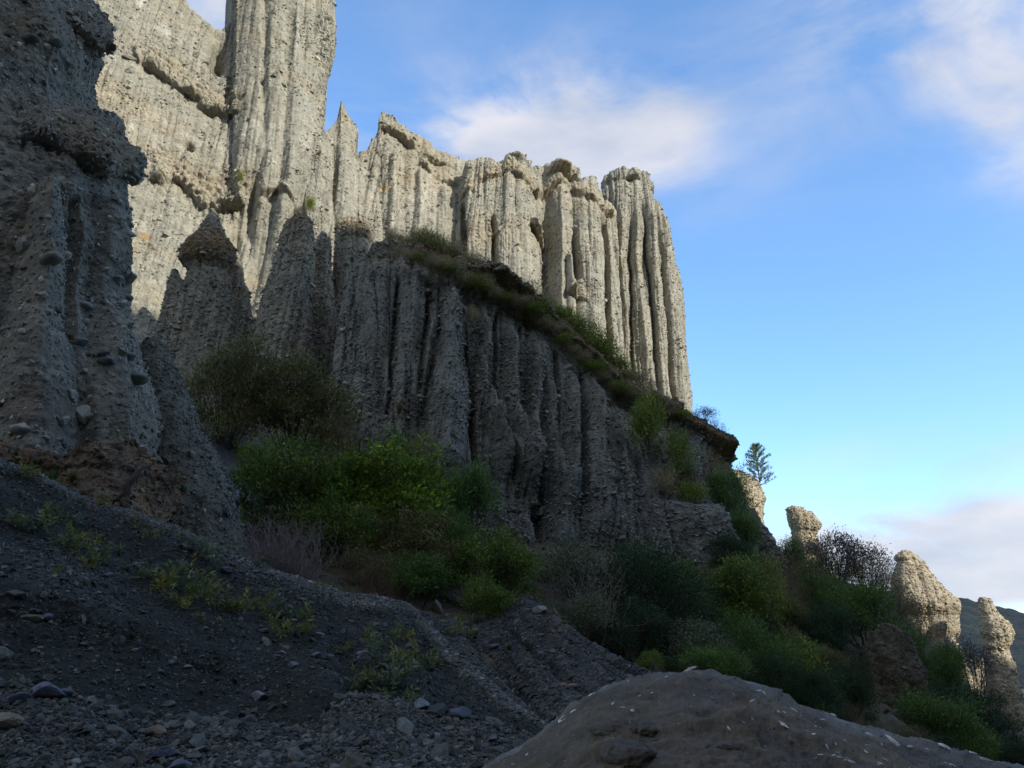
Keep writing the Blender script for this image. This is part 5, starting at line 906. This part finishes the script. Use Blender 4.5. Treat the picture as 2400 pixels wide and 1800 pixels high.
# young pine
def pine():
    rng = np.random.default_rng(5); b = up(1643, 1064, 46.5); t = up(1643, 962, 46.5); H = t[2] - b[2]
    lines = [(np.array([[0, 0, -.3], [0.02, 0, H * .3], [-.02, 0, H * .7], [0, 0, H * .97]]), [.05, .045, .03, .01])]; C = []; D = []
    for z in np.linspace(.16, .96, 12):
        nb = 5; R = H * .44 * (1 - z) ** .55 * (0.75 + .25 * rng.random())
        for k in range(nb):
            a = k * 2 * math.pi / nb + rng.uniform(-.4, .4) + z * 9; Rk = R * rng.uniform(.7, 1.15); e = np.array([math.cos(a) * Rk, math.sin(a) * Rk, z * H + Rk * .45]); s = np.array([0, 0, z * H - .03])
            c = curve(s, e, rng, .08, 6); lines.append((c, np.linspace(.016, .006, 6)))
            for q in range(2, 6):
                for _ in range(15): C.append(c[q] + rng.normal(size=3) * .035); D.append((c[5] - c[2]) / (np.linalg.norm(c[5] - c[2]) + 1e-6) * .6 + np.array([0, 0, .9]) + rng.normal(size=3) * .45)
    for _ in range(40): C.append(np.array([0, 0, H * .93]) + rng.normal(size=3) * .03); D.append(np.array([0, 0, 1]) + rng.normal(size=3) * .4)
    C = np.array(C); V, F = leaf_quads(C, np.array(D), .16 * rng.uniform(.7, 1.2, len(C)), .030, rng)
    col = np.repeat(np.array([(.13, .19, .075)]) * np.exp(rng.normal(size=(len(C), 1)) * .25) + 0, 4, 0); r = empty("pine_tree", tuple(b)); tag(r, "lone young pine tree growing on the pale sunlit block", "tree")
    build("crown", V, [F], M_LEAF, col, r, False); k = tubes(lines, 5); nt_ = 4 * 5
    build("trunk", k[0], [k[1]], M_BARK, np.tile((.12, .09, .07), (len(k[0]), 1)), r)
pine()
# tussocks, weeds, twigs
def tuft_mesh(seed, cols, n=90, spread=.5, droop=.6, w=.02):
    rng = np.random.default_rng(seed); V = []; F = []; c = []; o = 0
    for i in range(n):
        a = rng.uniform(0, 6.28); L_ = rng.uniform(.6, 1.1); s = spread * rng.uniform(.2, 1); t = np.linspace(0, 1, 5)[:, None]
        p = np.array([math.cos(a), math.sin(a), 0]); q = p * .08 * rng.random() + p * s * L_ * t ** 1.4 + np.array([0, 0, 1]) * L_ * (t - droop * s * t ** 2.4); sd = np.array([-math.sin(a), math.cos(a), 0]) * w
        wd = (1 - t ** 2) * sd + 1e-4; V.append(np.concatenate([q - wd, q + wd])); k = np.arange(4); F.append(np.stack([k, k + 1, k + 6, k + 5], -1) + o); o += 10
        cc = np.array(cols[rng.integers(0, len(cols))]) * math.exp(rng.normal() * .2); c.append(np.tile(cc, (10, 1)))
    m_ = build("x", np.concatenate(V), [np.concatenate(F)], M_DRY, np.concatenate(c), None, False); d = m_.data; bpy.data.objects.remove(m_); return d
TG = tuft_mesh(1, [(.05, .10, .02), (.07, .12, .025), (.04, .08, .02)]); TS = tuft_mesh(2, [(.24, .16, .075), (.20, .13, .06), (.28, .20, .11)], 110, .6, .7, .014); TR = tuft_mesh(3, [(.16, .11, .09), (.2, .09, .07), (.25, .2, .16)], 120, .9, 1.0, .012); TM = tuft_mesh(4, [(.10, .11, .03), (.2, .15, .06), (.06, .09, .02)], 110, .7, .8, .014)
TU = [(TM, 'left', 298, 955, 40, "green and straw grass tuft on the soil bank's top"), (TS, 'soil', 305, 985, 34, "orange straw grass tuft below the green and straw one"), (TR, 'soil', 168, 985, 46, "reddish dry grass tuft hanging from the soil bank"), (TM, 'left', 205, 968, 32, "grey-green tuft right of the reddish one"), (TG, 'soil', 110, 1045, 46, "dark green tuft at the foot of the soil bank"),
      (TS, 'soil', 90, 1042, 34, "straw tuft left of the dark green one"), (TG, 'soil', 36, 1012, 40, "green tuft at the far left behind the crest"), (TM, 'soil', 152, 1040, 44, "pale drooping tuft over the gravel crest"), (TG, 'soil', 130, 1066, 32, "bright green grass against the gravel crest"),
      (TS, 'soil', 378, 1045, 40, "long orange straw tuft at the soil bank's right end"), (TG, 'soil', 384, 1080, 40, "short green grass below the orange straw tuft"), (TG, 'slope', 408, 1055, 46, "rich green tuft on the gravel right of the soil bank"), (TS, 'spur1', 452, 940, 34, "orange tuft at the foot of the spur"),
      (TS, 'soil', 345, 1075, 26, "small straw tuft in the brown soil"), (TG, 'bank', 262, 1200, 26, "grass tuft among the weeds on the dark bank"), (TG, 'slope', 498, 1115, 40, "green grass under the left bush edge"), (TS, 'butt', 855, 935, 44, "hanging orange-brown tuft low on the buttress face"), (TS, 'butt', 1330, 1180, 30, "orange dry tuft at the buttress foot"), (TG, 'talus', 1105, 1415, 24, "small bright green tuft on the gravel slope"), (TS, 'bank', 505, 1240, 16, "little straw tuft just below the crest")]
GRIDS['spur1'] = GRIDS[spur.name]; GRIDS['butt'] = GRIDS[butt.name]
for m_, key, x, y, s, lab in TU:
    p, n_ = surf_at(key, x, y); h = s / FPX * p[1]; e = place("grass_tuft", (m_,), tuple(p - n_ * .02), h, h, h, x, lab, "grass tuft", "grass tufts", ("blades",)); e.rotation_euler = (.3, 0, x)
def weed_mesh(seed, cols, stems=6):
    rng = np.random.default_rng(seed); lines = []; C = []; D = []; cc = []
    for i in range(stems):
        a = rng.uniform(0, 6.28); el = rng.uniform(.3, 1.1); e = np.array([math.cos(a) * math.cos(el), math.sin(a) * math.cos(el), math.sin(el)]) * rng.uniform(.5, 1.0); c = curve(np.zeros(3), e, rng, .2, 8); lines.append((c, np.linspace(.012, .005, 8)))
        col = np.array(cols[rng.integers(0, len(cols))])
        for q in range(2, 8):
            for s in (-1, 1, 1):
                C.append(c[q]); t = c[q] - c[q - 1]; t /= np.linalg.norm(t); sd = np.cross(t, rng.normal(size=3)); sd /= np.linalg.norm(sd); D.append(t * .7 + sd * s + np.array([0, 0, .15])); cc.append(col * math.exp(rng.normal() * .25))
    C = np.array(C); V, F = leaf_quads(C, np.array(D), .26 * rng.uniform(.6, 1.2, len(C)), .075, rng); tV, tF = tubes(lines)
    a = build("x", V, [F], M_LEAF, np.repeat(np.array(cc), 4, 0), None, False); b = build("x", tV, [tF], M_BARK, np.tile((.12, .10, .06), (len(tV), 1)), None); r = (a.data, b.data); bpy.data.objects.remove(a); bpy.data.objects.remove(b); return r
WC = [[(.15, .19, .07), (.18, .20, .08)], [(.16, .19, .06), (.32, .27, .05), (.22, .22, .07)], [(.14, .18, .09), (.17, .20, .13)], [(.34, .27, .05), (.19, .20, .07)]]
WP = [weed_mesh(10 + i, WC[i % 4], 5 + i % 4) for i in range(8)]
WD = [(40, 1035, 44), (60, 1045, 34), (20, 1140, 46), (50, 1150, 54), (80, 1148, 54), (95, 1135, 40), (120, 1125, 36), (160, 1140, 36), (145, 1190, 46), (170, 1192, 50), (155, 1165, 36), (180, 1215, 40), (215, 1215, 34), (240, 1190, 30), (190, 1240, 36), (130, 1250, 24), (300, 1252, 40), (325, 1260, 56), (350, 1285, 56), (375, 1270, 60), (405, 1250, 56), (420, 1215, 60), (400, 1290, 60), (430, 1300, 56), (455, 1285, 44), (380, 1310, 44), (480, 1320, 50), (520, 1310, 44), (500, 1330, 40), (440, 1352, 40), (560, 1315, 44), (590, 1335, 56), (610, 1320, 50), (640, 1365, 56), (600, 1370, 44), (650, 1330, 34), (700, 1310, 26), (870, 1385, 40), (810, 1450, 60), (830, 1485, 66), (790, 1480, 50), (860, 1490, 64), (850, 1440, 46), (890, 1455, 50), (930, 1430, 40), (950, 1420, 34), (830, 1520, 50), (870, 1510, 50), (800, 1400, 40), (1000, 1375, 44), (980, 1380, 36), (750, 1395, 24), (560, 1225, 26), (460, 1240, 30), (290, 1145, 30), (230, 1098, 30), (310, 1170, 30), (690, 1270, 22)]
WD.sort()
for j, (x, y, s) in enumerate(WD):
    p, n_ = surf_at('bank' if x < 965 else 'talus', x, y); h = 1.25 * s / FPX * p[1]
    e = place("weed", WP[(j * 5) % 8], tuple(p), h, h, h * .9, j * 1.7, f"straggly {['green', 'yellow-green', 'grey-green', 'yellowing'][(j * 5) % 4]} weed on the dark bank, {ORD[j]} from the left", "weed", "weeds growing on the gravel bank", ("leaves", "stems")); e.rotation_euler = (.5, 0, j * 1.7)
def twig_tangle(px, yt, yb, wpx, Y, n, seed, col, label, r=.006, bend=.35):
    rng = np.random.default_rng(seed); b = up(px, yb, Y); t = up(px, yt, Y); H = t[2] - b[2]; Wd = wpx / FPX * Y; lines = []
    for i in range(n):
        s = np.array([rng.normal() * Wd * .18, rng.normal() * Wd * .15, 0]); a = rng.uniform(0, 6.28); e = s + np.array([math.cos(a) * Wd * .45 * rng.uniform(.3, 1.1), math.sin(a) * Wd * .35, H * rng.uniform(.25, 1.05)])
        c = curve(s, e, rng, bend, 7); lines.append((c, np.linspace(r, r * .35, 7)))
        for _ in range(2): q = rng.integers(2, 6); lines.append((curve(c[q], c[q] + rng.normal(size=3) * H * .18, rng, .2, 4), np.linspace(r * .5, r * .2, 4)))
    V, F = tubes(lines, 3); V = V + b; rt = build("dead_twigs", V - b, [F], M_BARK, np.tile(col, (len(V), 1)) * np.exp(rng.normal(size=(len(V), 1)) * .1)); rt.location = b; tag(rt, label, "dead twigs")
twig_tangle(600, 1120, 1262, 180, 12.6, 330, 1, (.26, .20, .18), "tangle of dead pinkish twigs below the large olive-green bush", .006); twig_tangle(1255, 1225, 1400, 190, 15.4, 150, 2, (.20, .16, .13), "tangle of bare grey branches left of the biggest dark bush", .010); twig_tangle(800, 1225, 1310, 110, 12.9, 120, 3, (.16, .09, .06), "red-brown dead stems behind the crest", .005); twig_tangle(1225, 1390, 1440, 60, 12.4, 26, 4, (.22, .19, .15), "few pale sticks lying at the gravel slope's edge", .006); twig_tangle(1410, 1425, 1480, 40, 11.6, 22, 5, (.2, .15, .12), "small knot of twigs beside the boulder's left crest", .005)
def stump():
    b = up(268, 1110, 9.35); rng = np.random.default_rng(3); k = 9.35 / FPX
    def q(x, y, dz=0): return np.array([(x - 268) * k, dz, (1110 - y) * k * 1.05])
    L_ = [(np.array([q(268, 1092), q(262, 1062), q(272, 1035), q(283, 1010, .1), q(292, 990, .3)]), [.12, .085, .06, .045, .03]), (np.array([q(262, 1072), q(245, 1085, -.05), q(228, 1095, -.05), q(205, 1104)]), [.07, .05, .035, .02]), (np.array([q(266, 1082), q(280, 1100, -.1), q(300, 1118, -.1), q(325, 1128)]), [.09, .06, .04, .02]), (np.array([q(255, 1100, -.1), q(270, 1106, -.15), q(290, 1112, -.1)]), [.06, .05, .03])]
    L2_ = []
    for p, r in L_:
        t = np.linspace(0, 1, len(p)); tt = np.linspace(0, 1, 14); P2 = np.stack([np.interp(tt, t, p[:, i]) for i in range(3)], -1) + rng.normal(size=(14, 3)) * .008; L2_.append((P2, np.interp(tt, t, r) * np.exp(rng.normal(size=14) * .12)))
    L2_ = [(p_, r_ * .6) for p_, r_ in L2_]; V, F = tubes(L2_, 9); o = build("tree_root", V, [F], M_BARK, np.tile((.075, .06, .05), (len(V), 1))); o.location = b; tag(o, "dark weathered tree root leaning on the brown soil bank", "root")
stump()
